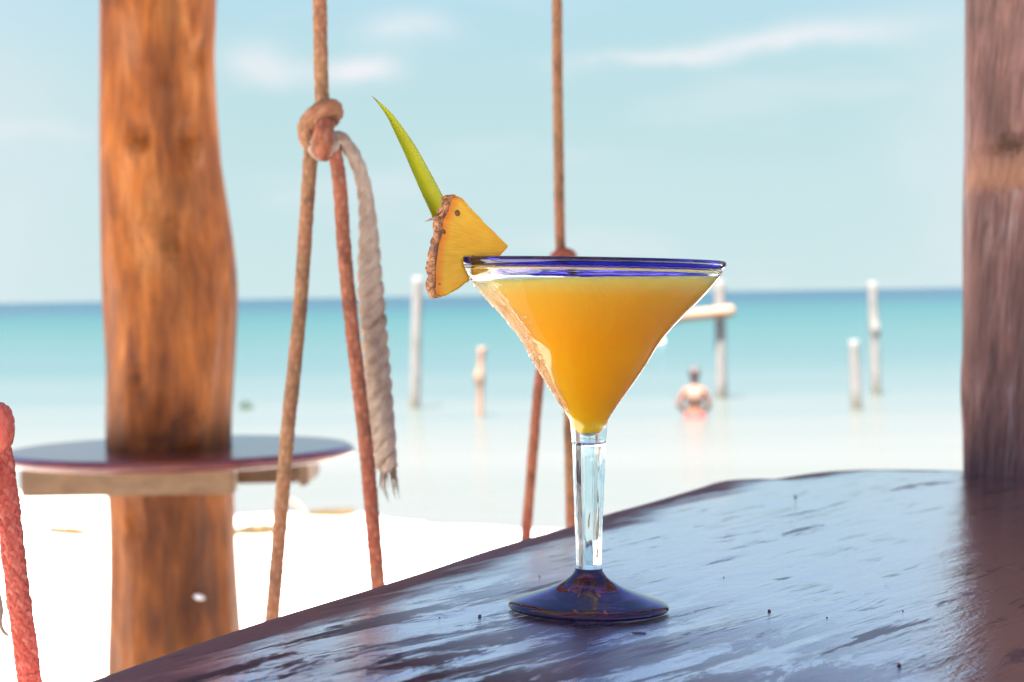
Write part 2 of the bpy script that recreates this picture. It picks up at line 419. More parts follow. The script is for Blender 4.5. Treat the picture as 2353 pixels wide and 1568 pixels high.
def mat_pine_flesh():
    k = NM('pineapple_flesh'); raw = k.map(); x, y, z = k.xyz(k.tc.outputs['Object'])
    a = k.attr('rindness')
    n = k.noise(k.map((1, 1, 1)), 260, 5, .6); nb = k.noise(k.map(), 90, 4)
    c = k.ramp(nb, [(.3, (.64, .35, .006)), (.7, (.70, .43, .022))])
    c = k.mix(k.math('MULTIPLY', k.math('ADD', a, k.math('MULTIPLY', k.math('SUBTRACT', nb, .5), .6)), 1.0, clamp=True), c, (.68, .165, .002))
    k.set(Base_Color=c, Roughness=.30, Subsurface_Weight=.75, Subsurface_Scale=.006, Specular_IOR_Level=.3, Coat_Weight=.08, Coat_Roughness=.15)
    k.b.inputs['Subsurface Radius'].default_value = (1.0, .6, .15)
    dx, dz = k.math('SUBTRACT', x, PTIP[0]), k.math('SUBTRACT', z, PTIP[1])
    cb_ = k.n('ShaderNodeCombineXYZ'); k.l(k.math('MULTIPLY', k.math('ARCTAN2', dz, dx), 26.0), cb_.inputs[0])
    k.l(k.math('MULTIPLY', k.math('SQRT', k.math('ADD', k.math('MULTIPLY', dx, dx), k.math('MULTIPLY', dz, dz))), 110.0), cb_.inputs[1]); k.l(k.math('MULTIPLY', y, 150.0), cb_.inputs[2])
    fib = k.noise(cb_.outputs[0], 1.0, 4, .6)
    c2 = k.mix(k.ramp(fib, [(.38, .40), (.60, 0.0)]), c, (.56, .25, .003)); k.set(Base_Color=c2)
    k.set(Normal=k.bump(fib, .5, .0012, k.bump(n, .2, .0006))); return k.m

PTIP = (.0265, .004)
M = {}
M['sand'] = mat_sand(); M['sea'] = mat_sea(); M['slab'] = mat_table()
M['log'] = mat_wood('log_wood', [(.045, .012, .003), (.20, .055, .009), (.35, .105, .016), (.47, .19, .055)], (9, 9, 2.6), 1.7, .55, .0, .8, (.050, .015, .005), spec=.2, bd=.014, grain=.55)
M['post'] = mat_wood('weathered_timber', [(.060, .038, .034), (.21, .120, .105), (.32, .165, .135), (.50, .43, .42)], (12, 12, 2.4), 1.8, .75, .0, 1.0, (.055, .035, .031), spec=.2, rot=(R(3), R(6), 0), bd=.014, grain=.7)
M['board'] = mat_wood('sawn_board', [(0.119, 0.062, 0.028), (0.189, 0.106, 0.051), (0.238, 0.144, 0.079)], (1.2, 9, 9), 2.0, .65, .1, .4, (.10, .05, .025), stain_shade=False)
M['round'] = mat_wood('painted_round_top', [(.09, .022, .018), (.16, .035, .025), (.22, .055, .035)], (1.5, 9, 9), 2.0, .3, .55, .10, (.05, .015, .012), stain_shade=False, cr=.10)
M['rope'] = mat_rope('tan_rope', (.31, .165, .082), (.33, .125, .070), (.10, .055, .034))
M['rope_red'] = mat_rope('red_stained_rope', (.34, .125, .066), (.30, .075, .048), (.11, .045, .03))
M['coral'] = mat_rope('coral_rope', (.56, .115, .084), (.56, .145, .105), (.36, .062, .045))
M['tail'] = mat_rope('frayed_rope', (.44, .35, .275), (.38, .275, .20), (.16, .105, .075))
M['glass'] = mat_glass('clear_glass', (.975, .995, .995), frost=True)
M['stemglass'] = mat_glass('clear_stem_glass', (.76, .92, .965))
M['blue'] = mat_glass('cobalt_glass', (.07, .07, .52), var=((.018, .016, .20), (.035, .03, .33), (.075, .065, .46)))
M['purple'] = mat_glass('amethyst_glass', (.05, .02, .09), var=((.008, .002, .010), (.050, .012, .070), (.20, .06, .26)))
M['juice'] = mat_liquid()
M['drop'] = mat_glass('water_drop', (1, 1, 1), ior=1.33)
M['flesh'] = mat_pine_flesh()
k = NM('pineapple_rind'); raw = k.map(); n1 = k.noise(raw, 210, 5, .65, .4)
c = k.ramp(n1, [(.30, (.055, .022, .010)), (.45, (.26, .10, .035)), (.58, (.50, .20, .05)), (.72, (.46, .27, .16))])
c = k.mix(k.ramp(k.voro(raw, 330, 'DISTANCE_TO_EDGE'), [(.02, .8), (.10, 0.0)]), c, (.05, .02, .012))
k.set(Base_Color=c, Roughness=.6, Normal=k.bump(n1, .6, .0012)); M['rind'] = k.m
M['eye'] = mat_plain('pineapple_eye', (.13, .05, .010), .5, .4, 200, .3)
M['spine'] = mat_plain('dry_spine', (.40, .24, .16), .7, .4, 200, .3)
M['sun_post'] = mat_wood('sea_bleached_wood', [(0.199, 0.185, 0.176), (0.247, 0.228, 0.215), (0.285, 0.266, 0.249)], (12, 12, 1.4), 1.5, .85, 0, .5, (.12, .11, .07))
M['sun_bar'] = mat_wood('sunlit_orange_wood', [(.30, .17, .11), (.34, .21, .145), (.36, .25, .19)], (1.4, 9, 9), 1.5, .8, 0, .4, (.20, .10, .05), stain_shade=False)
M['thatch'] = mat_wood('palm_thatch', [(.16, .11, .06), (.28, .20, .11), (.40, .30, .17)], (30, 3, 30), 2.0, .9, 0, .9, (.07, .045, .025), stain_shade=False)
M['beam'] = mat_wood('roof_pole', [(.20, .09, .04), (.34, .17, .08), (.42, .24, .12)], (9, 9, 9), 1.2, .6, .1, .4, (.08, .03, .02), stain_shade=False)
M['skin'] = mat_plain('skin', (.27, .125, .075), .5, .08, 20, .05, .4, .15)
M['hair'] = mat_plain('dark_hair', (.085, .055, .050), .5, .3, 90, .5)
M['red'] = mat_plain('red_swim_cloth', (.40, .070, .060), .7, .1, 60, .2)
M['whitecloth'] = mat_plain('pale_cotton', (.30, .175, .135), .85, .06, 60, .3)
M['weed'] = mat_plain('dry_seaweed', (.10, .062, .022), .9, .5, 12, .6, dist=.02)
M['greenweed'] = mat_plain('wet_seaweed', (.035, .06, .04), .7, .4, 12, .6, dist=.02)
M['crumb'] = mat_plain('crumb', (.16, .10, .07), .8, .5, 900, .6)
M['whitepaint'] = mat_plain('white_paint', (.78, .78, .76), .5, .05, 60, .1)
M['bluepaint'] = mat_plain('blue_paint', (.08, .22, .50), .5, .1, 60, .1)

# ------------------------------------------------------------------ setting: sand, sea
def shore(x):
    return 16.6 - .74 * x if -6 < x < 0 else (21.0 + .15 * (-6 - x) if x <= -6 else 16.6 - .12 * min(x, 40))
def sand_z(x, y):
    d = y - shore(x)
    z = SEA_Z - .058 * d if d > -12.5 else SEA_Z + .058 * 12.5
    z = min(z, 0.0) if d > -12.5 else 0.0
    z = max(z, -6.0)
    if -300 < d < 8: z += .05 * mnoise.noise(Vector((x * .55, y * .55, 3))) + .022 * mnoise.noise(Vector((x * 2.1, y * 2.1, 9)))
    return z
def axis(vals):
    out = []
    for a, b, s in vals:
        n = max(1, round((b - a) / s)); out += [a + (b - a) * i / n for i in range(n)]
    out.append(vals[-1][1]); return out
xs = axis([(-900, -100, 160), (-100, -20, 8), (-20, -8, .8), (-8, 8, .2), (8, 20, .8), (20, 100, 8), (100, 900, 160)])
ys = axis([(-600, -40, 80), (-40, -6, 3), (-6, 4, .6), (4, 26, .2), (26, 60, 2), (60, 400, 40)])
vs = [(x, y, sand_z(x, y)) for y in ys for x in xs]; nx = len(xs)
fs = [(j * nx + i, j * nx + i + 1, (j + 1) * nx + i + 1, (j + 1) * nx + i) for j in range(len(ys) - 1) for i in range(nx - 1)]
tag(mesh_obj('beach_sand', vs, fs, M['sand']), 'white coral sand of the beach sloping down to the sea', kind='structure')
sxs = axis([(-30000, -300, 5940), (-300, 300, 60), (300, 30000, 5940)]); sys_ = axis([(8, 60, 4), (60, 600, 60), (600, 45000, 7400)])
vs = [(x, y, SEA_Z) for y in sys_ for x in sxs]; nx = len(sxs)
fs = [(j * nx + i, j * nx + i + 1, (j + 1) * nx + i + 1, (j + 1) * nx + i) for j in range(len(sys_) - 1) for i in range(nx - 1)]
tag(mesh_obj('sea', vs, fs, M['sea']), 'pale turquoise sea darkening to a blue band at the horizon', kind='structure')

# ------------------------------------------------------------------ bar table (thick varnished slab)
edge_px = [(-260, 1700), (160, 1568), (330, 1510), (500, 1452), (620, 1413), (750, 1374), (870, 1338), (1000, 1297), (1110, 1260), (1210, 1230), (1310, 1203), (1400, 1173),
           (1500, 1146), (1600, 1117), (1660, 1099), (1710, 1094), (1775, 1094), (1830, 1086), (1890, 1078), (1950, 1074), (2020, 1073), (2110, 1074), (2213, 1076), (2360, 1081)]
Tinv = Matrix.Rotation(TILT, 3, 'Y').inverted()
loc2 = []
for p in edge_px:
    q = Tinv @ (on_plane(*p) - GL); loc2.append(Vector((q.x, q.y, 0)))
first = loc2[0] + (loc2[0] - loc2[2]).normalized() * .55
last = loc2[-1] + Vector((.35, -.02, 0))
outline = [first] + loc2 + [last, Vector((last.x + .03, last.y - .12, 0)), Vector((last.x - .1, -1.15, 0)), Vector((first.x + .05, -1.2, 0))]
pts = catmull(outline[:-3], 10)
pts, _ = resample(pts, .014)
pts += [Vector((last.x + .03, last.y - .05, 0)), Vector((last.x + .03, last.y - .3, 0)), Vector((last.x - .1, -1.1, 0)), Vector((last.x - .2, -1.25, 0)), Vector((first.x + .1, -1.25, 0)), Vector((first.x, -1.2, 0))]
area = sum(a.x * b.y - b.x * a.y for a, b in zip(pts, pts[1:] + pts[:1]))
if area < 0: pts.reverse()
N = len(pts); nr = []
for i in range(N):
    t = (pts[(i + 1) % N] - pts[i - 1]).normalized(); nr.append(Vector((t.y, -t.x, 0)))
for _ in range(6): nr = [(nr[i - 1] + nr[i] * 2 + nr[(i + 1) % N]).normalized() for i in range(N)]
rings, ed = [], []
RB = .022
def ring(off, z, e):
    rings.append([pts[i] + nr[i] * off + Vector((0, 0, z)) for i in range(N)]); ed.append(e)
ring(-.30 if False else -.10, 0, .10); ring(-.075, 0, .075); ring(-.05, -.0002, .05); ring(-.03, -.0006, .03); ring(-.012, -.0016, .012)
for a in range(0, 100, 15):
    ring(-.004 + RB * math.sin(R(a)), -.0025 - RB * (1 - math.cos(R(a))), .0)
ring(RB - .006, -.055, 0); ring(RB - .02, -.065, 0); ring(-.05, -.066, 0)
vs = [v for r_ in rings for v in r_]
fs = [(j * N + i, (j + 1) * N + i, (j + 1) * N + (i + 1) % N, j * N + (i + 1) % N) for j in range(len(rings) - 1) for i in range(N)]
fs.append(tuple(range(N))); fs.append(tuple(range(len(rings) * N - 1, (len(rings) - 1) * N - 1, -1)))
at = [e for e in ed for _ in range(N)]
tb = empty('bar_table', (GL.x, GL.y, 0))
tag(tb, 'thick dark red varnished live-edge bar table reflecting the blue sky', 'table')
slab = mesh_obj('tabletop', vs, fs, M['slab'], tb, attrs={'edge': at})
slab.location = (0, 0, GL.z); slab.rotation_euler = TROT
me = slab.data
bm = bmesh.new(); bm.from_mesh(me); bmesh.ops.recalc_face_normals(bm, faces=bm.faces[:]); bm.to_mesh(me); bm.free()
for f in me.polygons:
    if len(f.vertices) > 10: f.use_smooth = False
for lx, ly in ((.02, -.25), (.18, .42), (.42, -.55)):
    bm = bmesh.new(); bmesh.ops.create_cone(bm, cap_ends=True, segments=20, radius1=.05, radius2=.045, depth=GL.z - .075)
    bm_obj('leg', bm, M['beam'], tb, loc=(lx, ly, (GL.z - .075) / 2))

# ------------------------------------------------------------------ logs: post generator
def log_mesh(name, axis_pts, rads, mat, parent, bumps=(), nseg=72, step=.012, amp=.006, seed=0, square=0.0, yaw=0.0, stains_shade=(), pales=(), fine=.0015):
    """axis_pts: list of (z, x, y); rads: list of (z, rx). bumps: (z, ang_deg, size_z, size_ang, height)"""
    z0, z1 = axis_pts[0][0], axis_pts[-1][0]; n = int((z1 - z0) / step)
    ax = [(a[0], a[1]) for a in axis_pts]; ay = [(a[0], a[2]) for a in axis_pts]
    vs, fs, st, pl = [], [], [], []
    for i in range(n + 1):
        z = z0 + (z1 - z0) * i / n
        # smooth the tabulated axis and radius
        def smo(tab): return sum(interp(tab, z + dz) for dz in (-.04, -.02, 0, .02, .04)) / 5
        cx_, cy_, r0 = smo(ax), smo(ay), smo(rads)
        for k in range(nseg):
            th = 2 * math.pi * k / nseg; c, s = math.cos(th), math.sin(th)
            r = r0
            if square: r *= (1 / (abs(math.cos(th - yaw)) ** square + abs(math.sin(th - yaw)) ** square) ** (1 / square))
            q = Vector((c * 1.6 + seed, s * 1.6, z * 1.9)); r += amp * (mnoise.noise(q) + .5 * mnoise.noise(q * 2.3))
            q = Vector((c * 5 + seed, s * 5, z * 4)); r += fine * mnoise.noise(q) * 2 + fine * mnoise.noise(Vector((c * 16 + seed, s * 16, z * 5)))
            for bz, ba, sz_, sa, h in bumps:
                da = (math.degrees(th) - ba + 180) % 360 - 180
                r += h * math.exp(-((z - bz) / sz_) ** 2 - (da / sa) ** 2)
            sv = 0; pv = 0
            for bz, ba, sz_, sa, h in stains_shade:
                da = (math.degrees(th) - ba + 180) % 360 - 180
                sv = max(sv, h * math.exp(-((z - bz) / sz_) ** 2 - (da / sa) ** 2) * (1 + .5 * mnoise.noise(q * 2)))
            for bz, ba, sz_, sa, h in pales:
                da = (math.degrees(th) - ba + 180) % 360 - 180
                pv = max(pv, h * math.exp(-((z - bz) / sz_) ** 4 - (da / sa) ** 4) * (1 + .6 * mnoise.noise(q * 3)))
            vs.append((cx_ + c * r, cy_ + s * r, z)); st.append(min(1, max(0, sv))); pl.append(min(1, max(0, pv)))
    for i in range(n):
        for k in range(nseg):
            a = i * nseg + k; b = i * nseg + (k + 1) % nseg; fs.append((a, b, b + nseg, a + nseg))
    fs.append(tuple(range(nseg - 1, -1, -1))); fs.append(tuple(range(n * nseg, (n + 1) * nseg)))
    return mesh_obj(name, vs, fs, mat, parent, attrs={'stain_shade': st, 'pale': pl})

ROOF_Z = 3.55
LD = 3.14
Lp = [(0, 232, 500), (100, 231, 497), (200, 230, 498), (300, 230, 503), (430, 233, 512), (550, 236, 530), (650, 239, 544), (720, 241, 543), (800, 241, 536),
      (900, 242, 528), (1000, 243, 521), (1060, 244, 524), (1150, 245, 531), (1300, 248, 538), (1460, 247, 550), (1568, 246, 556)]
axp, rad = [], []
for y, l, r_ in reversed(Lp):
    p = P((l + r_) / 2, y, LD); axp.append((p.z, p.x, LD)); rad.append((p.z, (r_ - l) / 2 / FPX * LD))
axp = [(-.25, axp[0][1] + .01, LD)] + axp + [(ROOF_Z + .02, axp[-1][1] - .02, LD)]
rad = [(-.25, .115)] + rad + [(ROOF_Z + .02, .09)]
def logp(px, py):
    p = P(px, py, LD - .09); c = interp([(a[0], a[1]) for a in axp], p.z); r0 = interp(rad, p.z)
    ang = -90 + math.degrees(math.asin(max(-.98, min(.98, (p.x - c) / r0)))); return p.z, ang
bumps, stains_shade, pales = [], [], []
for (x, y, h, szz, sa) in ((325, 320, -.012, .020, 9), (312, 345, .009, .018, 9), (432, 318, -.011, .02, 9), (448, 345, .009, .018, 8), (385, 205, .004, .013, 6),
                           (400, 540, -.012, .03, 10), (345, 530, .008, .02, 9), (310, 870, -.010, .02, 8), (300, 865, .006, .016, 7), (420, 1000, .014, .03, 18), (375, 990, -.012, .04, 14),
                           (360, 640, -.006, .05, 10), (455, 120, -.008, .02, 9), (300, 1190, -.008, .03, 10), (430, 470, .008, .05, 12), (270, 600, .006, .08, 14), (480, 800, .006, .05, 10)):
    z, a = logp(x, y); bumps.append((z, a, szz, sa, h * 1.7))
z, a = logp(322, 320)
for (x, y, szz, sa, h) in ((390, 80, .14, 13, .55), (385, 240, .16, 14, .6), (395, 460, .16, 13, .55), (400, 640, .14, 12, .5), (370, 880, .12, 9, .4), (395, 1330, .16, 18, .6), (385, 300, .10, 16, .55), (400, 560, .09, 14, .6), (392, 1010, .012, 34, .65), (410, 985, .02, 14, .6), (380, 150, .09, 18, .5), (395, 1250, .10, 22, .55),  # shade of the log's front centre painted as a dark streak, plus real stains
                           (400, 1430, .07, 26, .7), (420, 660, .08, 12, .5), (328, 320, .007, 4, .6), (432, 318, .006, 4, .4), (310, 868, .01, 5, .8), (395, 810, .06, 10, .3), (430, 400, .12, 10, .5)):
    z, a = logp(x, y); stains_shade.append((z, a, szz, sa, h))
for (x, y, szz, sa, h) in ((300, 100, .05, 12, .3), (312, 350, .015, 6, .2), (448, 350, .015, 5, .2)):
    z, a = logp(x, y); pales.append((z, a, szz, sa, h))
lg_ = empty('log_post', (axp[1][1], LD, 0)); tag(lg_, 'round orange-brown knotty log post rising through a small round table', 'post')
trunk = o = log_mesh('log', axp, rad, M['log'], lg_, bumps, seed=3, amp=.008, stains_shade=stains_shade, pales=pales); o.location = (-axp[1][1], -LD, 0)
z, a = logp(458, 1372)
bm = bmesh.new(); bmesh.ops.create_icosphere(bm, subdivisions=2, radius=.0055)
for v in bm.verts: v.co = Vector((v.co.x * 1.5, v.co.y * .5, v.co.z * .8)) * (1 + .9 * mnoise.noise(v.co * 200))
pp = P(458, 1372, LD - .1); bm_obj('white_chip', bm, M['whitepaint'], trunk, loc=pp)

# ------------------------------------------------------------------ round table round the log
rc = P(414, 1028, LD); RT = 400 / FPX * LD
rt = empty('round_table', (rc.x, rc.y, 0)); tag(rt, 'small round red-brown table built around the log post', 'table')
nseg = 96; prof = [(.085, -.018), (RT - .01, -.018), (RT - .002, -.016), (RT, -.010), (RT - .003, -.004), (RT - .010, 0), (RT - .0115, 0), (RT - .02, 0), (.15, 0), (.085, 0)]
vs = [(math.cos(2 * math.pi * k / nseg) * r_, math.sin(2 * math.pi * k / nseg) * r_, z) for r_, z in prof for k in range(nseg)]
fs = [(j * nseg + k, j * nseg + (k + 1) % nseg, (j + 1) * nseg + (k + 1) % nseg, (j + 1) * nseg + k) for j in range(len(prof) - 1) for k in range(nseg)]
mesh_obj('round_top', vs, fs, M['round'], rt, loc=(0, 0, rc.z))
def beam_px(x0, x1, yb, d, thick, depthlen=None, mat='board'):
    a = P(x0, yb, d); b = P(x1, yb, d); top = rc.z - .019
    h = top - (a.z + b.z) / 2; c = (a + b) / 2
    ly = depthlen or thick
    return box('support_beam', c.x - rc.x, d + ly / 2 - rc.y, top - h / 2, abs(b.x - a.x), ly, h, M[mat], rt, bevel=.003)
beam_px(45, 537, 1141, LD - .155, .035)
beam_px(60, 684, 1116, LD + .12, .035)
beam_px(685, 706, 1118, LD - .02, .03, .20)

# ------------------------------------------------------------------ right timber post
PD = 1.905
HW = .105
pz = [P(2213, y, PD) for y in (0, 1080)]; PYAW = math.atan((2213 - CX) / FPX)
xl = (pz[0].x + pz[1].x) / 2 + HW * (1 / math.cos(PYAW) - 1) + .003
pst = empty('timber_post', (xl + HW, PD, 0)); tag(pst, 'weathered grey-red timber post rising beside the far end of the bar table', 'post')
def pp_(px, py):
    c0 = Vector((xl + HW, PD, 0)); n0 = Vector((-math.sin(PYAW), -math.cos(PYAW), 0)); p = on_plane(px, py, c0 + n0 * HW, n0)
    return p.z, math.degrees(math.atan2(p.y - PD, p.x - (xl + HW)))
bz, ba = pp_(2300, 335)
bumps = [(bz, ba, .009, 6, -.02), (pp_(2300, 395)[0], ba, .012, 40, -.005), (pp_(2280, 250)[0], ba - 6, .08, 7, -.007), (pp_(2260, 880)[0], ba - 16, .05, 6, .006), (pp_(2300, 800)[0], ba, .2, 6, -.005)]
sl, sr = pz[1].x + (pz[0].x - pz[1].x) * 0, 0
slope = (pz[0].x - pz[1].x) / (pz[0].z - pz[1].z)
def pax(z): return (xl + HW) + slope * (z - (pz[0].z + pz[1].z) / 2)
o = log_mesh('timber', [(-.25, pax(-.25), PD), (GL.z, pax(GL.z), PD), (ROOF_Z + .02, pax(ROOF_Z), PD)], [(-.25, HW), (ROOF_Z, HW)], M['post'], pst, bumps, seed=11, amp=.002, square=8.0, yaw=-PYAW,
             stains_shade=[(bz, ba, .010, 6, 1.2), (pp_(2250, 620)[0], ba - 8, .12, 5, .5), (pp_(2330, 760)[0], ba + 6, .10, 4, .6), (pp_(2285, 270)[0], ba - 4, .05, 6, .7), (pp_(2300, 1000)[0], ba, .15, 9, .35)],
             pales=[(pp_(2300, 405)[0], ba - 10, .012, 60, .75), (pp_(2300, 375)[0], ba + 6, .02, 30, .4)], fine=.0022)
o.location = (-(xl + HW), -PD, 0)

# ------------------------------------------------------------------ rope swings
SEAT_Z = GL.z - .42
def path(pl, d0, d1=None):
    d1 = d0 if d1 is None else d1; n = len(pl)
    return [P(x, y, d0 + (d1 - d0) * i / (n - 1)) for i, (x, y) in enumerate(pl)]
def down(p, q, z):    # extend the line p->q to height z
    t = (z - q.z) / (q.z - p.z); return q + (q - p) * t
def rel(o, root):
    o.location = -Vector(root.location); return o
swing_mid = (P(740, 0, 1.49) + P(1283, 0, 2.03)) / 2
sw = empty('rope_swing', (swing_mid.x, swing_mid.y, SEAT_Z)); tag(sw, 'tan rope swing with big knots and a frayed rope tail behind the bar table', 'swing')
D1 = 1.49; RR = .0048
top1 = P(735, 0, D1); top1b = Vector((top1.x, top1.y, ROOF_Z - .04))
rel(sweep('hanging_rope', [top1b] + [top1b.lerp(P(735, 0, D1), i / 12) for i in range(1, 13)] + [P(737, 120, D1), P(740, 240, D1 + .004), P(742, 300, D1 + .006)], RR, M['rope'], sw, braid=.00075), sw)
# knot: three visible turns of rope
k1 = [P(728, 340, D1 - .001), P(709, 322, D1 - .003), P(705, 292, D1 - .006), P(722, 265, D1 - .011), P(748, 250, D1 - .012), P(766, 250, D1 - .006), P(765, 266, D1 + .004), P(745, 285, D1 + .006)]
rel(sweep('knot', k1, RR * 1.25, M['rope'], sw, step=.0011, braid=.0012), sw)
k2 = [P(748, 272, D1 - .004), P(744, 295, D1 - .010), P(742, 320, D1 - .012), P(741, 345, D1 - .006), P(745, 352, D1 + .004)]
rel(sweep('knot', k2, RR * 1.4, M['rope_red'], sw, step=.0011, braid=.0012), sw)
k3 = [P(716, 300, D1 - .001), P(722, 330, D1 - .004), P(735, 352, D1 - .004), P(760, 340, D1 - .004), P(768, 318, D1)]
rel(sweep('knot', k3, RR * 1.05, M['tail'], sw, step=.0011, braid=.0012), sw)
s1 = path([(716, 325), (712, 380), (706, 470), (700, 560), (690, 700), (676, 850), (664, 960), (652, 1100), (640, 1250), (626, 1413)], D1, D1 + .02)
s1.append(down(s1[-2], s1[-1], SEAT_Z))
rel(sweep('bridle_rope', s1, RR, M['rope'], sw, braid=.00075), sw)
s2 = path([(764, 330), (773, 370), (782, 440), (790, 560), (803, 700), (820, 850), (838, 1000), (852, 1150), (868, 1338)], D1, D1 - .02)
s2.append(down(s2[-2], s2[-1], SEAT_Z))
rel(sweep('bridle_rope', s2, RR, M['rope_red'], sw, braid=.00075), sw)
# frayed tail: three unlaid strands twisted round each other
tail_c = path([(752, 312), (775, 315), (800, 338), (824, 385), (840, 450), (848, 540), (850, 640), (856, 740), (866, 850), (876, 950), (884, 1030), (890, 1080)], D1 - .004, D1 + .03)
tail_s, tl = resample(catmull(tail_c, 12), .004)
for q in range(3):
    c = []
    for i, p in enumerate(tail_s):
        t = i / (len(tail_s) - 1); a = 2 * math.pi * (t * 7.0 + q / 3); off = (.0018 + .0040 * sm(.15, .5, t))
        tn = (tail_s[min(i + 1, len(tail_s) - 1)] - tail_s[max(i - 1, 0)]).normalized(); u = tn.cross(Vector((0, 1, 0))).normalized(); vv = tn.cross(u)
        c.append(p + (u * math.cos(a) + vv * math.sin(a)) * off)
    rel(sweep('rope_tail', c[::3] + [c[-1]], lambda t: .0040 + .0014 * sm(.15, .5, t) - .0016 * sm(.88, 1, t), M['tail'], sw, nseg=16, step=.002, braid=.0004), sw)
fv, ff = [], []
for q in range(120):       # loose fibres
    i = rnd.randrange(int(len(tail_s) * .45), len(tail_s)); t = i / len(tail_s)
    if rnd.random() < .55: i = len(tail_s) - 1 - rnd.randrange(8); t = 1
    p = tail_s[i]; ang = rnd.uniform(0, 6.28)
    side = Vector((math.cos(ang), math.sin(ang), 0)) * .006
    dirv = (tail_s[-1] - tail_s[-8]).normalized() if t > .9 else Vector((0, 0, -1))
    ln = rnd.uniform(.010, .030) if t > .9 else rnd.uniform(.004, .010)
    a = p + side * rnd.uniform(.2, .9); b = a + dirv * ln * .6 + side * .35; c = a + dirv * ln + side * rnd.uniform(-.3, .9)
    wv = side.cross(dirv).normalized() * .0006; wu = side.normalized() * .0006; base = len(fv)
    fv += [a + wv, a - wv * .5 + wu, a - wv * .5 - wu, b + wv * .8, b - wv * .4 + wu * .8, b - wv * .4 - wu * .8, c]
    for k in range(3):
        kk = (k + 1) % 3; ff.append((base + k, base + kk, base + 3 + kk, base + 3 + k)); ff.append((base + 3 + k, base + 3 + kk, base + 6))
o = mesh_obj('frayed_fibres', fv, ff, M['tail'], sw); rel(o, sw); o['kind'] = 'stuff'
# far side of the same swing
D2 = 2.03
t2 = P(1280, 0, D2)
rel(sweep('hanging_rope', [Vector((t2.x, t2.y, ROOF_Z - .04)).lerp(t2, i / 10) for i in range(11)] + [P(1281, 150, D2), P(1283, 300, D2), P(1285, 450, D2), P(1287, 540, D2), P(1290, 600, D2)], RR, M['rope'], sw, step=.003, braid=.00075), sw)
kk = [P(1300, 640, D2 - .002), P(1276, 625, D2 - .008), P(1272, 598, D2 - .011), P(1292, 582, D2 - .012), P(1312, 588, D2 - .003), P(1312, 606, D2 + .006), P(1290, 618, D2 + .006)]
rel(sweep('knot', kk, RR * 1.1, M['rope_red'], sw, braid=.00075), sw)
kk = [P(1296, 590, D2 - .008), P(1296, 620, D2 - .012), P(1295, 650, D2 - .004)]
rel(sweep('knot', kk, RR * 1.2, M['rope'], sw, braid=.00075), sw)
s3 = path([(1284, 630), (1272, 700), (1256, 785), (1240, 870), (1228, 1000), (1218, 1120), (1209, 1230)], D2, D2 + .02); s3.append(down(s3[-3], s3[-1], SEAT_Z))
rel(sweep('bridle_rope', s3, RR, M['rope_red'], sw, step=.003, braid=.00075), sw)
s4 = path([(1300, 635), (1304, 800), (1308, 1000), (1312, 1190)], D2, D2 - .03); s4.append(down(s4[-3], s4[-1], SEAT_Z))
rel(sweep('bridle_rope', s4, RR, M['rope'], sw, step=.003, braid=.00075), sw)
c4 = [s1[-1], s2[-1], s3[-1], s4[-1]]; cc = sum(c4, Vector()) / 4; dv = ((s3[-1] + s4[-1]) - (s1[-1] + s2[-1])); L_ = dv.length / 2; 
box('seat', cc.x - swing_mid.x, cc.y - swing_mid.y, -.012, .24, L_ + .12, .028, M['beam'], sw, bevel=.006, rot=(0, 0, math.atan2(-dv.x, dv.y)))
# coral swing nearer the camera
D3 = 1.0
cm = P(-10, 960, D3); cs = empty('rope_swing', (cm.x, cm.y, SEAT_Z)); tag(cs, 'coral pink braided rope swing at the left edge, nearest the camera', 'swing')
t3 = P(-60, 0, D3)
rel(sweep('hanging_rope', [Vector((t3.x, t3.y, ROOF_Z - .04)).lerp(t3, i / 10) for i in range(11)] + [P(-60, 200, D3), P(-58, 400, D3), P(-54, 600, D3), P(-44, 800, D3), P(-26, 950, D3)], .0050, M['coral'], cs, step=.003, braid=.00075), cs)
kn = [P(-20, 1030, D3 + .004), P(2, 1010, D3 - .006), P(6, 975, D3 - .008), P(-4, 952, D3 - .004), P(-24, 950, D3 + .004), P(-36, 975, D3), P(-24, 1000, D3 - .006)]
rel(sweep('knot', kn, .0056, M['coral'], cs, step=.0012, braid=.00075), cs)
s5 = path([(-14, 985), (-6, 1015), (4, 1060), (18, 1160), (32, 1290), (48.5, 1416), (68, 1568), (84, 1700)], D3, D3 + .01); s5.append(down(s5[-2], s5[-1], SEAT_Z))
rel(sweep('bridle_rope', s5, .0051, M['coral'], cs, nseg=64, step=.0006, braid=.0011, strands=4, pitch=.026), cs)
s6 = path([(-26, 1000), (-44, 1150), (-62, 1400), (-80, 1700)], D3, D3 - .04); s6.append(down(s6[-2], s6[-1], SEAT_Z))
rel(sweep('bridle_rope', s6, .0050, M['coral'], cs, step=.002, braid=.00075), cs)
s7 = path([(-34, 990), (-28, 1150), (-14, 1330), (-3, 1380), (2, 1405), (0, 1430), (8, 1452), (22, 1463)], D3 - .01, D3 - .01)
rel(sweep('rope_tail', s7, lambda t: .0030 - .0022 * sm(.55, 1, t), M['tail'], cs, nseg=12, step=.002), cs)
far = Vector((-.22, -.55, 0)); L2 = far.length
s8 = [Vector((t3.x + far.x, t3.y + far.y, ROOF_Z - .04)), Vector((t3.x + far.x, t3.y + far.y, SEAT_Z))]
rel(sweep('hanging_rope', [s8[0], (s8[0] + s8[1]) / 2, s8[1]], .005, M['coral'], cs, step=.006), cs)
c5 = (s5[-1] + s6[-1]) / 2; mid = (c5 + s8[1]) / 2; dv = c5 - s8[1]
box('seat', mid.x - cm.x, mid.y - cm.y, -.012, .24, dv.length + .14, .028, M['beam'], cs, bevel=.006, rot=(0, 0, math.atan2(-dv.x, dv.y)))

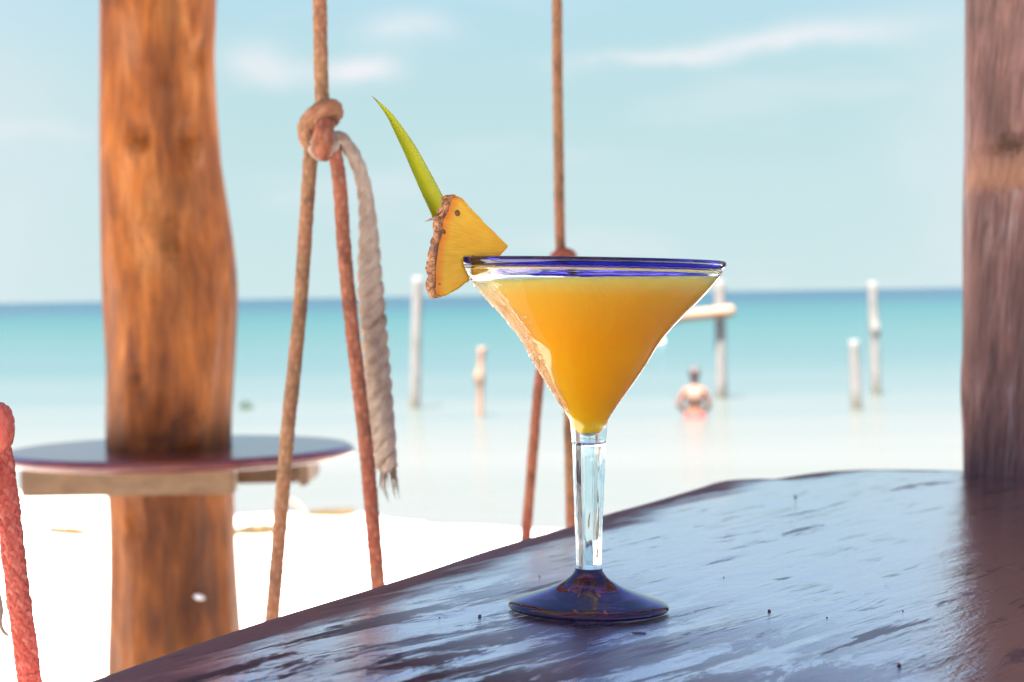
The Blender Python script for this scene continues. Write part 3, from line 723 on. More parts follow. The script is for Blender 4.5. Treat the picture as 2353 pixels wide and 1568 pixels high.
# ------------------------------------------------------------------ cocktail glass
NS = 128
def xoff(z): return interp([(0, 0), (.107, -.0019), (.171, -.0011), (.18, -.0009)], z)
def lathe(name, prof, mat, parent, nseg=NS, closed=True, radial=None, smooth=True, frost=False):
    vs, fs, fr = [], [], []
    idx = []
    for (r_, z) in prof:
        row = []
        if r_ < 1e-6:
            vs.append((xoff(z), 0, z)); row = [len(vs) - 1] * nseg; fr.append(0)
        else:
            for k in range(nseg):
                th = 2 * math.pi * k / nseg; rr = r_ * (radial(th, z) if radial else 1)
                vs.append((xoff(z) + rr * math.cos(th), rr * math.sin(th), z)); row.append(len(vs) - 1)
                fv_ = sm(.74, .90, -math.cos(th)) * sm(.098, .108, z) * (1 - sm(.165, .1695, z)) if frost else 0
                fr.append(fv_)
        idx.append(row)
    pairs = list(zip(idx, idx[1:])) + ([(idx[-1], idx[0])] if closed else [])
    for a, b in pairs:
        for k in range(nseg):
            k2 = (k + 1) % nseg; f = []
            for v in (a[k], a[k2], b[k2], b[k]):
                if v not in f: f.append(v)
            if len(f) > 2: fs.append(tuple(f))
    o = mesh_obj(name, vs, fs, mat, parent, smooth, attrs={'frost': fr})
    bm = bmesh.new(); bm.from_mesh(o.data); bmesh.ops.recalc_face_normals(bm, faces=bm.faces[:]); bm.to_mesh(o.data); bm.free()
    return o
def dense(prof, n=5):
    v = [Vector((a, b, 0)) for a, b in prof]; return [(max(0, p.x), p.y) for p in catmull(v, n)]
gl = empty('cocktail_glass', GL + TN * .0006, TROT); tag(gl, 'hand-blown stemmed cocktail glass with cobalt blue rim and dark purple foot', 'glass')
cm_ = lambda l: [(a / 100, b / 100) for a, b in l]
outer = dense(cm_([(.885, 8.60), (.90, 8.9), (.945, 9.3), (.98, 9.7), (1.13, 10.0), (1.59, 10.7), (2.28, 11.7), (2.86, 12.6), (3.50, 13.7), (4.12, 14.5), (4.86, 15.3), (5.60, 16.06), (6.40, 17.0), (6.66, 17.46)]))
inner = dense(cm_([(6.44, 17.46), (6.20, 17.0), (5.40, 16.06), (4.67, 15.3), (3.94, 14.5), (3.32, 13.7), (2.67, 12.6), (2.06, 11.7), (1.36, 10.7), (.92, 10.1), (.62, 9.6), (.36, 9.15), (.16, 8.98), (0.0, 8.93)]))
bowl = lathe('bowl', outer + inner + [(0, .0860)], M['glass'], gl, closed=True, frost=True)
rimp = []
for k in range(20):
    a = 2 * math.pi * k / 20; rimp.append((.0659 + .0020 * math.cos(a) + math.sin(a) * .0006, .1775 + .0023 * math.sin(a)))
lathe('rim', rimp, M['blue'], gl, closed=True)
# eight-sided moulded stem with a groove at every corner
def oct_(th, z):
    a = (th + math.pi / 8) % (math.pi / 4) - math.pi / 8
    r_ = math.cos(math.pi / 8) / math.cos(a) * 1.03
    g = math.exp(-((abs(a) - math.pi / 8) / .05) ** 2)
    return min(r_, 1.085) - .085 * g + .006 * mnoise.noise(Vector((math.cos(th) * 3, math.sin(th) * 3, z * 160)))
stp = [(0, .0212)] + [(.0068 + (.0088 - .0068) * sm(.02, .088, z / 1000) + 0, z / 1000) for z in [21.2 + i * (85.95 - 21.2) / 44 for i in range(45)]] + [(0, .08595)]
lathe('stem', stp, M['stemglass'], gl, nseg=160, closed=False, radial=oct_)
foot = dense(cm_([(.70, 2.11), (.74, 1.96), (.90, 1.74), (1.15, 1.53), (1.86, 1.12), (2.9, .75), (3.6, .52), (3.98, .36), (4.12, .22), (4.10, .10), (3.95, .02), (3.6, .0)]), 4)
under = cm_([(3.3, .10), (2.4, .34), (1.4, .52), (0, .58)])
lathe('foot', [(0, .0211)] + foot + under, M['purple'], gl, closed=False)
# juice: level in the world although the glass leans with the table
ZT = .1706; nl = 40
inl = sorted([(a, b) for a, b in inner], key=lambda t: t[1])
def rin(z): return interp([(b, a) for a, b in inl], z) + .00012
vs, fs = [(xoff(.0892), 0, .0892)], []
for j in range(1, nl + 1):
    for k in range(NS):
        th = 2 * math.pi * k / NS; zt = ZT
        for _ in range(4): zt = ZT + math.tan(TILT) * (rin(zt) * math.cos(th))
        z = .0892 + (zt - .0892) * j / nl; rr = rin(z)
        vs.append((xoff(z) + rr * math.cos(th), rr * math.sin(th), z))
for k in range(NS): fs.append((0, 1 + k, 1 + (k + 1) % NS))
for j in range(nl - 1):
    for k in range(NS):
        a = 1 + j * NS + k; b = 1 + j * NS + (k + 1) % NS; fs.append((a, b, b + NS, a + NS))
vs.append((xoff(ZT), 0, ZT)); tp = len(vs) - 1
for k in range(NS): fs.append((tp, 1 + (nl - 1) * NS + (k + 1) % NS, 1 + (nl - 1) * NS + k))
jc = empty('cocktail', gl.location, TROT)
bpy.data.objects.remove(jc)
juice = mesh_obj('fruit_cocktail', vs, fs, M['juice'], None)
bm = bmesh.new(); bm.from_mesh(juice.data); bmesh.ops.recalc_face_normals(bm, faces=bm.faces[:]); bm.to_mesh(juice.data); bm.free()
juice.location = gl.location; juice.rotation_euler = TROT
tag(juice, 'cloudy amber orange fruit cocktail filling the stemmed glass', 'drink')
# condensation beads on the left of the bowl
bm = bmesh.new()
otab = sorted([(b, a) for a, b in outer])
for q in range(420):
    z = rnd.uniform(.102, .169); th = math.pi + rnd.gauss(.28, .22)
    if abs(th - math.pi) > .75: continue
    r_ = interp(otab, z); s = rnd.choice((.0003, .0004, .0005, .0006, .0008, .0011))
    dz = .001; sl_ = (interp(otab, z + dz) - r_) / dz; nv = Vector((math.cos(th), math.sin(th), -sl_)).normalized()
    p = Vector((xoff(z) + r_ * math.cos(th), r_ * math.sin(th), z)) + nv * s * .15
    ret = bmesh.ops.create_icosphere(bm, subdivisions=1, radius=s)
    for v in ret['verts']:
        c = v.co.copy(); c.z *= rnd.uniform(.9, 1.3); c -= nv * c.dot(nv) * .45; v.co = p + c
o = bm_obj('condensation', bm, M['drop'], bowl); o['kind'] = 'stuff'

# ------------------------------------------------------------------ pineapple wedge on the rim
PH = R(14)
def zc(zx, zy): return (947.8 + zx / 4.963, 402.1 + zy / 4.963)
r0l = Vector((xoff(.176) - .0660 * math.cos(PH), -.0660 * math.sin(PH), .1774))
r0w = Vector(gl.location) + Matrix.Rotation(TILT, 3, 'Y') @ r0l
dR = (r0w - CAM).dot(FWD)
vr = r0w - CAM; rpx = (CX + vr.dot(RGT) / dR * FPX, CY - vr.dot(UPV) / dR * FPX)
WROT = R(10)
pw = empty('pineapple_wedge', r0w, (0, 0, WROT)); tag(pw, 'yellow pineapple wedge with brown rind slotted onto the blue rim', 'fruit')
def wl(zx, zy):
    x, y = zc(zx, zy); return Vector(((x - rpx[0]) / FPX * dR / math.cos(WROT) - .0006, 0, (rpx[1] - y) / FPX * dR))
body = [(490, 240), (530, 250), (570, 272), (635, 345), (700, 420), (765, 490), (830, 560), (895, 626), (960, 690), (1025, 757), (1090, 825), (1045, 872), (1000, 925), (962, 1000), (925, 1060), (880, 1090), (840, 1110), (800, 1135), (768, 1155)]
rx, ry = (rpx[0] - 947.8) * 4.963, (rpx[1] - 402.1) * 4.963
slit = [(rx + 96, ry + 200), (rx + 82, ry + 130), (rx + 76, ry + 70), (rx + 74, ry + 10), (rx + 60, ry - 60), (rx + 20, ry - 58), (rx - 28, ry - 54), (rx - 46, ry - 30), (rx - 46, ry + 20), (rx - 30, ry + 80), (rx - 14, ry + 140), (rx + 14, ry + 200)]
lower = [(rx + 24, ry + 216), (rx - 10, ry + 240), (600, 1228), (550, 1270), (490, 1310), (420, 1345), (360, 1375), (320, 1388), (275, 1385)]
rindp = [(255, 1380), (232, 1310), (236, 1250), (240, 1180), (235, 1110), (240, 1050), (250, 980), (262, 900), (270, 830), (285, 770), (310, 700), (318, 640), (322, 580), (335, 510), (370, 450), (395, 400), (412, 340), (425, 290), (450, 255)]
poly = [wl(*p) for p in body + slit + lower + rindp]
TH = .0115
def flesh_mesh():
    bm = bmesh.new()
    rind_pts = [wl(*p) for p in rindp]
    # resample the outline, roughen it a little, fill it and pull the thickness in steps
    pts_, _ = resample(poly + [poly[0]], .0011); pts_ = pts_[:-1]
    pts_ = [p + Vector((mnoise.noise(p * 700), 0, mnoise.noise(p * 700 + Vector((5, 5, 5))))) * .00022 for p in pts_]
    layers = []
    for yy, ins in ((-.5, .0007), (-.44, 0), (-.2, .0001), (0, -.0001), (.2, .0001), (.44, 0), (.5, .0007)):
        ring_ = []
        for i, p in enumerate(pts_):
            t = (pts_[(i + 1) % len(pts_)] - pts_[i - 1]).normalized(); nn = Vector((t.z, 0, -t.x))
            wob_ = .00025 * mnoise.noise(Vector((p.x * 400, yy * 6, p.z * 400)))
            ring_.append(bm.verts.new(p + nn * (ins + wob_) + Vector((0, yy * TH, 0))))
        layers.append(ring_)
    n = len(pts_)
    for a, b in zip(layers, layers[1:]):
        for i in range(n): bm.faces.new((a[i], a[(i + 1) % n], b[(i + 1) % n], b[i]))
    from mathutils.geometry import delaunay_2d_cdt
    for lay in (layers[0], layers[-1]):
        flat = [Vector((v.co.x, v.co.z)) for v in lay]; yy = lay[0].co.y
        xs_ = [q.x for q in flat]; zs_ = [q.y for q in flat]; grid = []
        x = min(xs_)
        while x < max(xs_):
            z = min(zs_)
            while z < max(zs_):
                q = Vector((x + rnd.uniform(-.0002, .0002), z + rnd.uniform(-.0002, .0002)))
                ins = False; j = n - 1
                for i in range(n):
                    if (zs_[i] > q.y) != (zs_[j] > q.y) and q.x < (xs_[j] - xs_[i]) * (q.y - zs_[i]) / (zs_[j] - zs_[i]) + xs_[i]: ins = not ins
                    j = i
                if ins and min((q - f).length for f in flat) > .0007: grid.append(q)
                z += .0013
            x += .0013
        ov, oe, of, iv, ie, if_ = delaunay_2d_cdt(flat + grid, [(i, (i + 1) % n) for i in range(n)], [], 1, 1e-7)
        vm = []
        for i, q in enumerate(ov):
            src = [k_ for k_ in iv[i] if k_ < n]
            vm.append(lay[src[0]] if src else bm.verts.new((q.x, yy, q.y)))
        for f in of:
            vv_ = [vm[i] for i in f]
            if len(set(vv_)) == len(vv_) and len(vv_) > 2:
                try: bm.faces.new(vv_)
                except ValueError: pass
    for v in bm.verts:
        v.co.y += .00022 * mnoise.noise(v.co * 160)
    return bm, rind_pts
bm, rind_pts = flesh_mesh()
ra = []
for v in bm.verts:
    d = min((Vector((v.co.x, 0, v.co.z)) - q).length for q in rind_pts); ra.append(1 - sm(.0015, .0062, d))
fl = bm_obj('flesh', bm, M['flesh'], pw, smooth=True)
a = fl.data.attributes.new('rindness', 'FLOAT', 'POINT'); a.data.foreach_set('value', ra)
# rind: a knobbly strip along the outer edge
rp, _ = resample(catmull([wl(*p) for p in [(300, 1392)] + rindp + [(500, 236)]], 6), .0006)
vs, fs = [], []; nw = 18
for i, p in enumerate(rp):
    t = (rp[min(i + 1, len(rp) - 1)] - rp[max(i - 1, 0)]).normalized(); nn = Vector((-t.z, 0, t.x))
    if nn.x > 0 and abs(nn.x) > .2: nn = -nn
    taper = min(1, min(i, len(rp) - 1 - i) / 8)
    for j in range(nw + 1):
        u = j / nw * 2 - 1; s = i * .0006
        q = Vector((s * 130, u * .9, 0)); cell = abs(math.sin(s * 420 + (1.2 if u > 0 else 0)))
        h = (.0006 + .0017 * cell + .0019 * mnoise.noise(Vector((s * 300, u * 2.2, 1))) + .0007 * mnoise.noise(Vector((s * 900, u * 6, 4)))) * taper * math.sqrt(max(0, 1 - (abs(u) ** 6)))
        vs.append(p + nn * (h + .0002) + Vector((0, u * TH * .515, 0)))
b0 = len(vs)
for i in range(len(rp) - 1):
    for j in range(nw):
        a_ = i * (nw + 1) + j; fs.append((a_, a_ + 1, a_ + nw + 2, a_ + nw + 1))
# closed inside so that it has thickness
off = len(vs); inner_v = []
for i, p in enumerate(rp):
    t = (rp[min(i + 1, len(rp) - 1)] - rp[max(i - 1, 0)]).normalized(); nn = Vector((-t.z, 0, t.x))
    if nn.x > 0 and abs(nn.x) > .2: nn = -nn
    for sgn in (-1, 1): vs.append(p - nn * .0010 + Vector((0, sgn * TH * .515, 0)))
for i in range(len(rp) - 1):
    a0, a1 = i * (nw + 1), (i + 1) * (nw + 1); fs.append((a0, a1, off + 2 * (i + 1), off + 2 * i)); fs.append((a0 + nw, off + 2 * i + 1, off + 2 * i + 3, a1 + nw))
    fs.append((off + 2 * i, off + 2 * i + 2, off + 2 * i + 3, off + 2 * i + 1))
rd = mesh_obj('rind', vs, fs, M['rind'], pw)
bm = bmesh.new(); bm.from_mesh(rd.data); bmesh.ops.recalc_face_normals(bm, faces=bm.faces[:]); bm.to_mesh(rd.data); bm.free()
def spine(zx, zy, dx, dz, ln, wd, y=0.0):
    p = wl(zx, zy) + Vector((0, y, 0)); d = Vector((dx, -.2, dz)).normalized()
    sweep('spine', [p - d * .001, p + d * ln * .5 + Vector((0, 0, .0002)), p + d * ln], lambda t: wd * (1 - t) + .00005, M['spine'], rd, nseg=8, step=.0006, cap=False)
spine(300, 490, -1, -.28, .0072, .0013, -.003); spine(215, 1110, -1, -.45, .0022, .0007); spine(250, 1230, -1, -.2, .002, .0007, .002); spine(390, 400, -.8, .3, .0022, .0008); spine(265, 900, -1, .2, .002, .0007, -.003)
for (zx, zy, s) in ((517, 442, .0014), (358, 650, .0011), (318, 500, .0010), (300, 1240, .0007)):
    bm = bmesh.new(); bmesh.ops.create_icosphere(bm, subdivisions=2, radius=s)
    for v in bm.verts: v.co = Vector((v.co.x * 1.0, v.co.y * .35, v.co.z * 1.15)) * (1 + .35 * mnoise.noise(v.co * 900))
    bm_obj('fruit_eye', bm, M['eye'], fl, loc=wl(zx, zy) + Vector((0, -TH * .5, 0)))
# leaf stuck behind the wedge
k = NM('pineapple_leaf'); uvn = k.xyz(k.tc.outputs['UV']); lat = k.math('ABSOLUTE', k.math('SUBTRACT', uvn[0], .5))
lc = k.ramp(k.noise(k.map((1, 1, 1)), 60, 3), [(.3, (.31, .31, .001)), (.7, (.38, .365, .002))])
lc = k.mix(k.ramp(lat, [(.05, 0.0), (.40, .55)]), lc, (.13, .19, .002))
lc = k.mix(k.ramp(lat, [(.44, 0.0), (.5, .5)]), lc, (.40, .36, .16))
lc = k.mix(k.ramp(uvn[1], [(.0, 0.0), (.86, 0.0), (1.0, .85)]), lc, (.10, .06, .03))
k.set(Base_Color=lc, Roughness=.42, Specular_IOR_Level=.2)
M['leaf'] = k.m
lcl = [(1018, 545, 12), (1005, 508, 34), (1012, 476, 41), (994, 440, 40), (972, 395, 36), (947, 346, 30), (921, 302, 22), (899, 266, 13.5), (880, 244, 8), (868, 232, 4.5), (855, 221, .8)]
lcl = [(1022, 545, 30), (1012, 490, 42), (989, 440, 41), (967, 395, 37), (943, 346, 31), (918, 302, 23), (897, 268, 14.5), (880, 247, 8.5), (868, 234, 4.8), (855, 221, .8)]
lp0 = [Vector((a, b, c)) for a, b, c in lcl]; lps = catmull(lp0, 6)
LDp = dR + .0085; vs, fs, uv = [], [], []; nwl = 12
for sgn in (0, 1):
    for i, q in enumerate(lps):
        a_, b_ = lps[max(i - 1, 0)], lps[min(i + 1, len(lps) - 1)]; t = Vector((b_.x - a_.x, b_.y - a_.y)).normalized(); nx_, ny_ = -t.y, t.x
        for j in range(nwl + 1):
            u = j / nwl * 2 - 1; w2 = q.z / 2
            dep = LDp + (u * u) * (-.22) * q.z / FPX + .0022 * math.sin(i / len(lps) * 2.2) + (0.0004 * (1 - abs(u) * .7) if sgn else 0)
            vs.append(P(q.x + nx_ * u * w2, q.y + ny_ * u * w2, dep)); uv.append((j / nwl, i / (len(lps) - 1)))
n1 = len(lps) * (nwl + 1)
for sgn in (0, 1):
    for i in range(len(lps) - 1):
        for j in range(nwl):
            a_ = sgn * n1 + i * (nwl + 1) + j; f = (a_, a_ + 1, a_ + nwl + 2, a_ + nwl + 1); fs.append(f if sgn else f[::-1])
for i in range(len(lps) - 1):
    for j in (0, nwl):
        a_ = i * (nwl + 1) + j; f = (a_, a_ + nwl + 1, n1 + a_ + nwl + 1, n1 + a_); fs.append(f)
lf = mesh_obj('pineapple_leaf', vs, fs, M['leaf'], None, uvs=uv)
bm = bmesh.new(); bm.from_mesh(lf.data); bmesh.ops.recalc_face_normals(bm, faces=bm.faces[:]); bm.to_mesh(lf.data); bm.free()
org = P(1012, 520, LDp); lf.data.transform(Matrix.Translation(-org)); lf.location = org
tag(lf, 'slender pointed green pineapple leaf standing up behind the fruit wedge', 'leaf')

# ------------------------------------------------------------------ crumbs and drops on the table
for q, (x, y, s, lab) in enumerate((
        (1768, 1406, .0009, 'dark crumb on the tabletop well to the right of the glass foot'),
        (1102, 1418, .0009, 'dark crumb on the tabletop just left of the glass foot'),
        (1663, 1327, .0004, 'tiny dark speck on the tabletop behind the right edge of the glass foot'),
        (1900, 1420, .0004, 'tiny dark speck right of the larger crumb in the middle of the tabletop'),
        (2066, 1531, .0009, 'dark crumb near the bottom right corner of the tabletop'),
        (1828, 1143, .0010, 'dark crumb near the far end of the tabletop'),
        (2075, 1405, .0004, 'tiny dark speck beside the post reflection on the tabletop'),
        (1240, 1325, .0004, 'tiny dark speck on the tabletop behind the left edge of the glass foot'),
        (1010, 1420, .0004, 'tiny dark speck on the tabletop, leftmost of the crumbs'))):
    bm = bmesh.new(); bmesh.ops.create_icosphere(bm, subdivisions=2, radius=s)
    for v in bm.verts: v.co = v.co * (1 + .6 * mnoise.noise(v.co * 1400 + Vector((q, 0, 0)))); v.co.z *= .85
    o = bm_obj('crumb', bm, M['crumb'], None, loc=on_plane(x, y) + TN * s * .5)
    tag(o, lab, 'crumb', 'crumbs scattered on the bar tabletop')
bm = bmesh.new(); bmesh.ops.create_icosphere(bm, subdivisions=3, radius=.0035)
for v in bm.verts: v.co = Vector((v.co.x * 1.1, v.co.y * .9, max(-.0003, v.co.z * .22)))
tag(bm_obj('water_drop', bm, M['drop'], None, loc=on_plane(1468, 1456) + TN * .0002, rot=TROT), 'flat clear water drop on the tabletop in front of the glass', 'drop')

# ------------------------------------------------------------------ posts standing in the sea
def sea_post(px_top, py_top, px_bot, py_bot, wpx, label, knobs=(), mat='sun_post', seed=0):
    b = on_sea(px_bot, py_bot); d = (b - CAM).dot(FWD); t = P(px_top, py_top, d); hw = wpx / 2 / FPX * d
    root = empty('sea_post', (b.x, b.y, SEA_Z - 1.6)); tag(root, label, 'post', 'wooden posts standing in the shallow sea')
    lean = (t.x - b.x) / (t.z - b.z)
    axl = [(SEA_Z - 1.6, b.x - lean * 1.6, b.y), (b.z, b.x, b.y), (t.z, t.x, b.y)]
    o = log_mesh('post', axl, [(SEA_Z - 1.6, hw * 1.1), (b.z, hw), (t.z - .05, hw * .93), (t.z, hw * .7)], M[mat], root, [(P(0, ky, d).z, ka, .12, 50, kh) for ky, ka, kh in knobs],
                 nseg=24, step=.05, amp=.015, seed=seed, stains_shade=[(b.z + .05, a_, .16, 80, .75) for a_ in (-90, 90, 0, 180)], fine=.002)
    o.location = -Vector(root.location); return root, b, d
g = 'tall bleached post in the sea left of the pineapple wedge'
postA, bA, dA = sea_post(960, 637, 952, 938, 24, 'tall bleached wooden post in the sea, leftmost of the row', seed=1)
postB, bB, dB = sea_post(1105, 798, 1103, 956, 15, 'thin short brownish sea post with a knob on top, left of the glass', mat='sun_bar', seed=2, knobs=((810, -20, .10), (885, -90, .03), (885, 180, .05)))
postC, bC, dC = sea_post(1653, 645, 1657, 915, 25, 'tall sea post with a crossbar, right of the glass bowl', seed=3)
postD, bD, dD = sea_post(1961, 782, 1968, 941, 24, 'short bleached sea post just left of the tallest right post', seed=4)
postE, bE, dE = sea_post(2004, 648, 2013, 906, 22, 'tall bleached sea post nearest the right timber post', seed=5, knobs=((790, -90, .04), (790, 0, .03)))
a, b = P(1520, 742, dC - .18), P(1690, 714, dC - .18)
c = [a, a.lerp(b, .25) + Vector((0, 0, .06)), a.lerp(b, .6) + Vector((0, 0, .03)), b]
o = sweep('crossbar', c, lambda t: .125 - .02 * math.sin(t * 3), M['sun_bar'], postC, nseg=18, step=.04); o.location = -Vector(postC.location)
# ------------------------------------------------------------------ wading person
pb = on_sea(1597, 962); dP = (pb - CAM).dot(FWD)
per = empty('person', (pb.x, pb.y, SEA_Z - .95), (0, 0, R(-8))); tag(per, 'person in red swimwear and pale top wading hip-deep in the sea', 'person')
J = [(0, 0, .98, .135, .10), (0, .0, 1.10, .118, .085), (0, .01, 1.25, .125, .09), (0, .01, 1.38, .135, .09), (0, .01, 1.47, .05, .05), (0, .03, 1.55, .062, .07), (0, .035, 1.64, .075, .09), (0, .03, 1.71, .055, .065),
     (-.165, .0, 1.39, .052, .052), (-.26, .0, 1.16, .042, .042), (-.13, .17, 1.02, .032, .032), (-.08, .22, 1.00, .030, .02),
     (.165, .0, 1.39, .052, .052), (.235, .03, 1.14, .042, .042), (.13, .19, 1.03, .032, .032), (.08, .23, 1.00, .030, .02),
     (-.085, 0, .88, .092, .10), (-.095, .01, .48, .058, .06), (-.10, 0, .08, .04, .045), (-.10, .13, .03, .035, .03),
     (.085, 0, .88, .092, .10), (.095, .01, .48, .058, .06), (.10, 0, .08, .04, .045), (.10, .13, .03, .035, .03)]
E = [(0, 1), (1, 2), (2, 3), (3, 4), (4, 5), (5, 6), (6, 7), (3, 8), (8, 9), (9, 10), (10, 11), (3, 12), (12, 13), (13, 14), (14, 15), (0, 16), (16, 17), (17, 18), (18, 19), (0, 20), (20, 21), (21, 22), (22, 23)]
for hx, s in ((11, -1), (15, 1)):           # fingers
    hp = Vector(J[hx][:3])
    for q in range(4):
        i0 = len(J); J.append((hp.x - s * .028 + s * .0, hp.y + .03 + q * .004, hp.z + .03 - q * .02, .009, .009)); J.append((hp.x - s * .055, hp.y + .02, hp.z + .028 - q * .02, .008, .008)); E += [(hx, i0), (i0, i0 + 1)]
    i0 = len(J); J.append((hp.x + s * .01, hp.y + .045, hp.z + .045, .010, .010)); E.append((hx, i0))
me = bpy.data.meshes.new('body'); me.from_pydata([j[:3] for j in J], E, []); body_o = bpy.data.objects.new('body', me); COL.objects.link(body_o); body_o.parent = per
me.materials.append(M['skin'])
md = body_o.modifiers.new('skin', 'SKIN'); md.use_smooth_shade = True
for i, j in enumerate(J): me.skin_vertices[0].data[i].radius = (j[3], j[4])
me.skin_vertices[0].data[0].use_root = True
body_o.modifiers.new('sub', 'SUBSURF').levels = 2; body_o.modifiers['sub'].render_levels = 2
def shell(name, zs, mat, seg=28):           # a garment: rings (z, rx, ry, y0)
    vs = [(math.cos(2 * math.pi * k / seg) * rx_, y0 + math.sin(2 * math.pi * k / seg) * ry_, z) for z, rx_, ry_, y0 in zs for k in range(seg)]
    fs = [(j * seg + k, j * seg + (k + 1) % seg, (j + 1) * seg + (k + 1) % seg, (j + 1) * seg + k) for j in range(len(zs) - 1) for k in range(seg)]
    o = mesh_obj(name, vs, fs, mat, per); s = o.modifiers.new('t', 'SOLIDIFY'); s.thickness = .006; return o
shell('swim_bottom', [(.90, .165, .125, 0), (.95, .168, .125, 0), (1.0, .158, .115, 0), (1.04, .148, .106, 0)], M['red'])
shell('top', [(1.20, .142, .105, .01), (1.28, .148, .108, .01), (1.36, .158, .108, .01), (1.42, .135, .09, .01)], M['whitecloth'])
bm = bmesh.new(); bmesh.ops.create_icosphere(bm, subdivisions=3, radius=.098)
for v in bm.verts:
    v.co = Vector((v.co.x * .92, v.co.y * 1.05, v.co.z * 1.12)) * (1 + .06 * mnoise.noise(v.co * 30))
    if v.co.y > .03: v.co.y = .03 + (v.co.y - .03) * .25
    if v.co.z < -.04: v.co *= .9
bm_obj('hair', bm, M['hair'], body_o, loc=(0, .0, 1.665))
bm = bmesh.new(); bmesh.ops.create_icosphere(bm, subdivisions=2, radius=.016)
for v in bm.verts: v.co = Vector((v.co.x * .8, v.co.y * 1.4, v.co.z * 1.3))
bm_obj('nose', bm, M['skin'], body_o, loc=(0, .125, 1.63))
for s in (-1, 1):
    bm = bmesh.new(); bmesh.ops.create_icosphere(bm, subdivisions=2, radius=.011); bm_obj('eye', bm, M['whitepaint'], body_o, loc=(s * .033, .108, 1.655))
    bm = bmesh.new(); bmesh.ops.create_icosphere(bm, subdivisions=2, radius=.022)
    for v in bm.verts: v.co = Vector((v.co.x * .4, v.co.y * .8, v.co.z * 1.2))
    bm_obj('ear', bm, M['skin'], body_o, loc=(s * .086, .03, 1.64))
bm = bmesh.new(); bmesh.ops.create_icosphere(bm, subdivisions=2, radius=.02)
for v in bm.verts: v.co = Vector((v.co.x * 1.1, v.co.y * .4, v.co.z * .35))
bm_obj('mouth', bm, M['red'], body_o, loc=(0, .112, 1.59))

# ------------------------------------------------------------------ buoy, seaweed, driftwood
bb = on_sea(1519, 792); d = (bb - CAM).dot(FWD); r_ = 9 / FPX * d
by = empty('mooring_buoy', bb); tag(by, 'small white and blue buoy floating at the right side of the glass', 'buoy')
bm = bmesh.new(); bmesh.ops.create_icosphere(bm, subdivisions=3, radius=r_)
for v in bm.verts: v.co.z = v.co.z * 1.1 + r_ * .45
bm_obj('float', bm, M['whitepaint'], by)
bm = bmesh.new(); bmesh.ops.create_cone(bm, cap_ends=True, segments=24, radius1=r_ * 1.03, radius2=r_ * 1.03, depth=r_ * .35); bm_obj('band', bm, M['bluepaint'], by, loc=(0, 0, r_ * .45))
def weed(center, rx_, ry_, h, mat, label, n=260, seed=1, z=None):
    rr = random.Random(seed); vs, fs = [], []
    for q in range(n):
        a_ = rr.uniform(0, 6.28); q_ = math.sqrt(rr.random()); x, y = math.cos(a_) * rx_ * q_, math.sin(a_) * ry_ * q_
        zb = (z if z is not None else sand_z(center.x + x, center.y + y)) - center.z
        zz_ = zb + h * (1 - q_ * q_) * rr.random(); l = rr.uniform(.03, .09) * max(1, rx_ / .6); t = rr.uniform(0, 6.28); up = rr.uniform(-.2, .6)
        dx, dy = math.cos(t) * l, math.sin(t) * l; px2, py2 = -dy * .25, dx * .25; b = len(vs)
        vs += [(x - dx, y - dy, zz_), (x + px2, y + py2, zz_ + l * .3), (x + dx, y + dy, zz_ + l * up), (x - px2, y - py2, zz_ + l * .1 - .006), (x, y, zz_ + l * .35 + .012)]
        fs += [(b, b + 3, b + 4), (b + 3, b + 2, b + 4), (b + 2, b + 1, b + 4), (b + 1, b, b + 4), (b, b + 1, b + 2, b + 3)]
    o = mesh_obj('seaweed_heap', vs, fs, mat, None, smooth=False, loc=center); tag(o, label, 'seaweed', 'seaweed washed up on the beach'); return o
def on_sand(px, py):
    v = FWD + RGT * ((px - CX) / FPX) - UPV * ((py - CY) / FPX); t = 4.0
    while t < 60:
        p = CAM + v * t
        if p.z <= sand_z(p.x, p.y): return p
        t += .03
    return p
p = on_sand(148, 1228); weed(p, .125, .16, .03, M['weed'], 'small brown heap of dry seaweed on the sand left of the log', seed=3)
p = on_sand(592, 1226); weed(p, .22, .22, .05, M['weed'], 'long brown seaweed line on the sand between log and rope', seed=4)
p = on_sea(756, 1186); weed(p, .22, .30, .03, M['weed'], 'thin brown seaweed drifting at the waterline right of the near rope', n=110, seed=5, z=SEA_Z)
p = on_sea(565, 938); weed(p, .10, .30, .10, M['greenweed'], 'small green seaweed clump floating right of the log', n=90, seed=6, z=SEA_Z)
a, b = on_sand(668, 1166), on_sand(706, 1196)
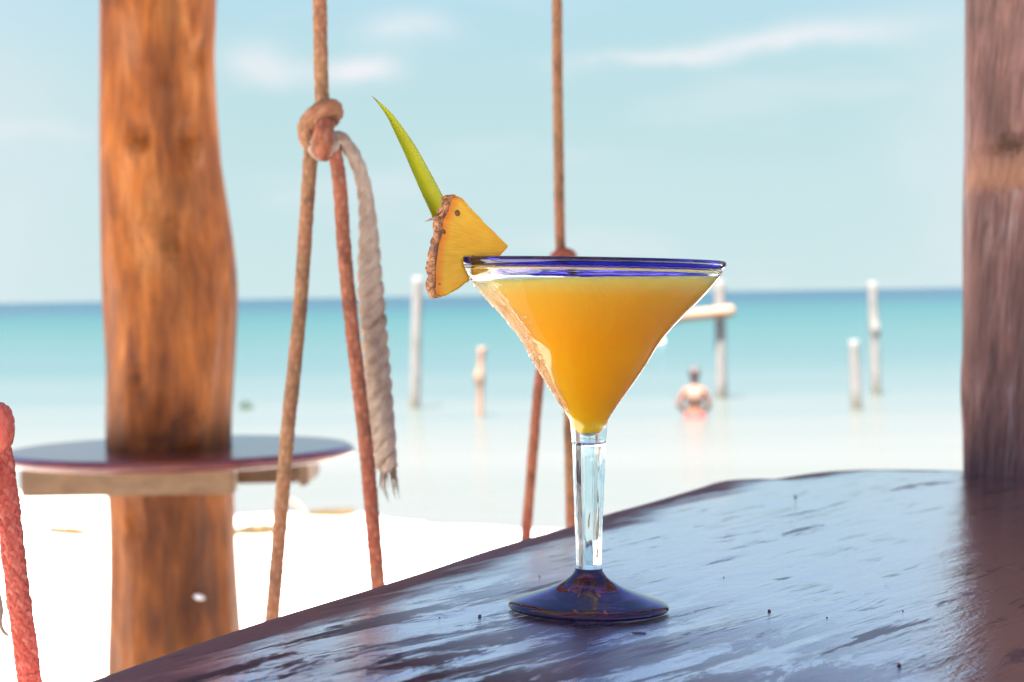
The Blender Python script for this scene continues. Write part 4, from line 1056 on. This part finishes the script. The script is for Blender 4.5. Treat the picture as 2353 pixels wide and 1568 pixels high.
dw = sweep('driftwood', [a + Vector((0, 0, .05)), a.lerp(b, .4) + Vector((0, 0, .07)), a.lerp(b, .7) + Vector((0, 0, .05)), b + Vector((0, 0, .02))], lambda t: .035 * (1 - .5 * t), M['sun_bar'], None, nseg=14, step=.02, smooth_ctrl=True)
dw.data.transform(Matrix.Translation(-a)); dw.location = a; tag(dw, 'short orange-brown piece of driftwood lying at the water edge', 'driftwood')

# ------------------------------------------------------------------ palapa roof over the bar (above the frame; shades the table)
rf = empty('palapa_roof', (0, 1.0, ROOF_Z)); tag(rf, 'palm thatch roof on round poles above the bar', 'roof')
def tz(x, y): return .10 + .16 * (1.9 - abs(y - 1.0)) + .02 * mnoise.noise(Vector((x * 3, y * 3, 0)))
for lay in range(7):                         # overlapping thatch courses
    y0 = -1.25 + lay * .57; vs, fs = [], []; n = 140
    for i in range(n + 1):
        x = -2.0 + 2.95 * i / n; j = .05 * mnoise.noise(Vector((x * 9, lay, 2)))
        for yy, dz in ((y0 + j, .02), (y0 + .40, .06), (y0 + .74 + j, .08)):
            zt_ = tz(x, yy) + dz * .5 + .012 * mnoise.noise(Vector((x * 22, yy * 4, lay)))
            vs += [(x, yy - 1.0, zt_ + .05), (x, yy - 1.0, zt_)]
    for i in range(n):
        for q in range(2):
            a_ = i * 6 + q * 2; b_ = a_ + 6; fs += [(a_, a_ + 2, b_ + 2, b_), (a_ + 1, b_ + 1, b_ + 3, a_ + 3)]
        a_ = i * 6; b_ = a_ + 6; fs += [(a_, b_, b_ + 1, a_ + 1), (a_ + 4, a_ + 5, b_ + 5, b_ + 4)]
    mesh_obj('thatch_course', vs, fs, M['thatch'], rf)
for y in (-1.0, .1, 1.8, 2.8):
    sweep('roof_pole', [(-1.95, y - 1, .03), (-.5, y - 1, .04), (.92, y - 1, .03)], .05, M['beam'], rf, nseg=14, step=.1)
for x in (-.72, -.05, .5):
    sweep('roof_pole', [(x, -2.2, -.03), (x, 0, -.02), (x, 2.25, -.03)], .045, M['beam'], rf, nseg=14, step=.1)
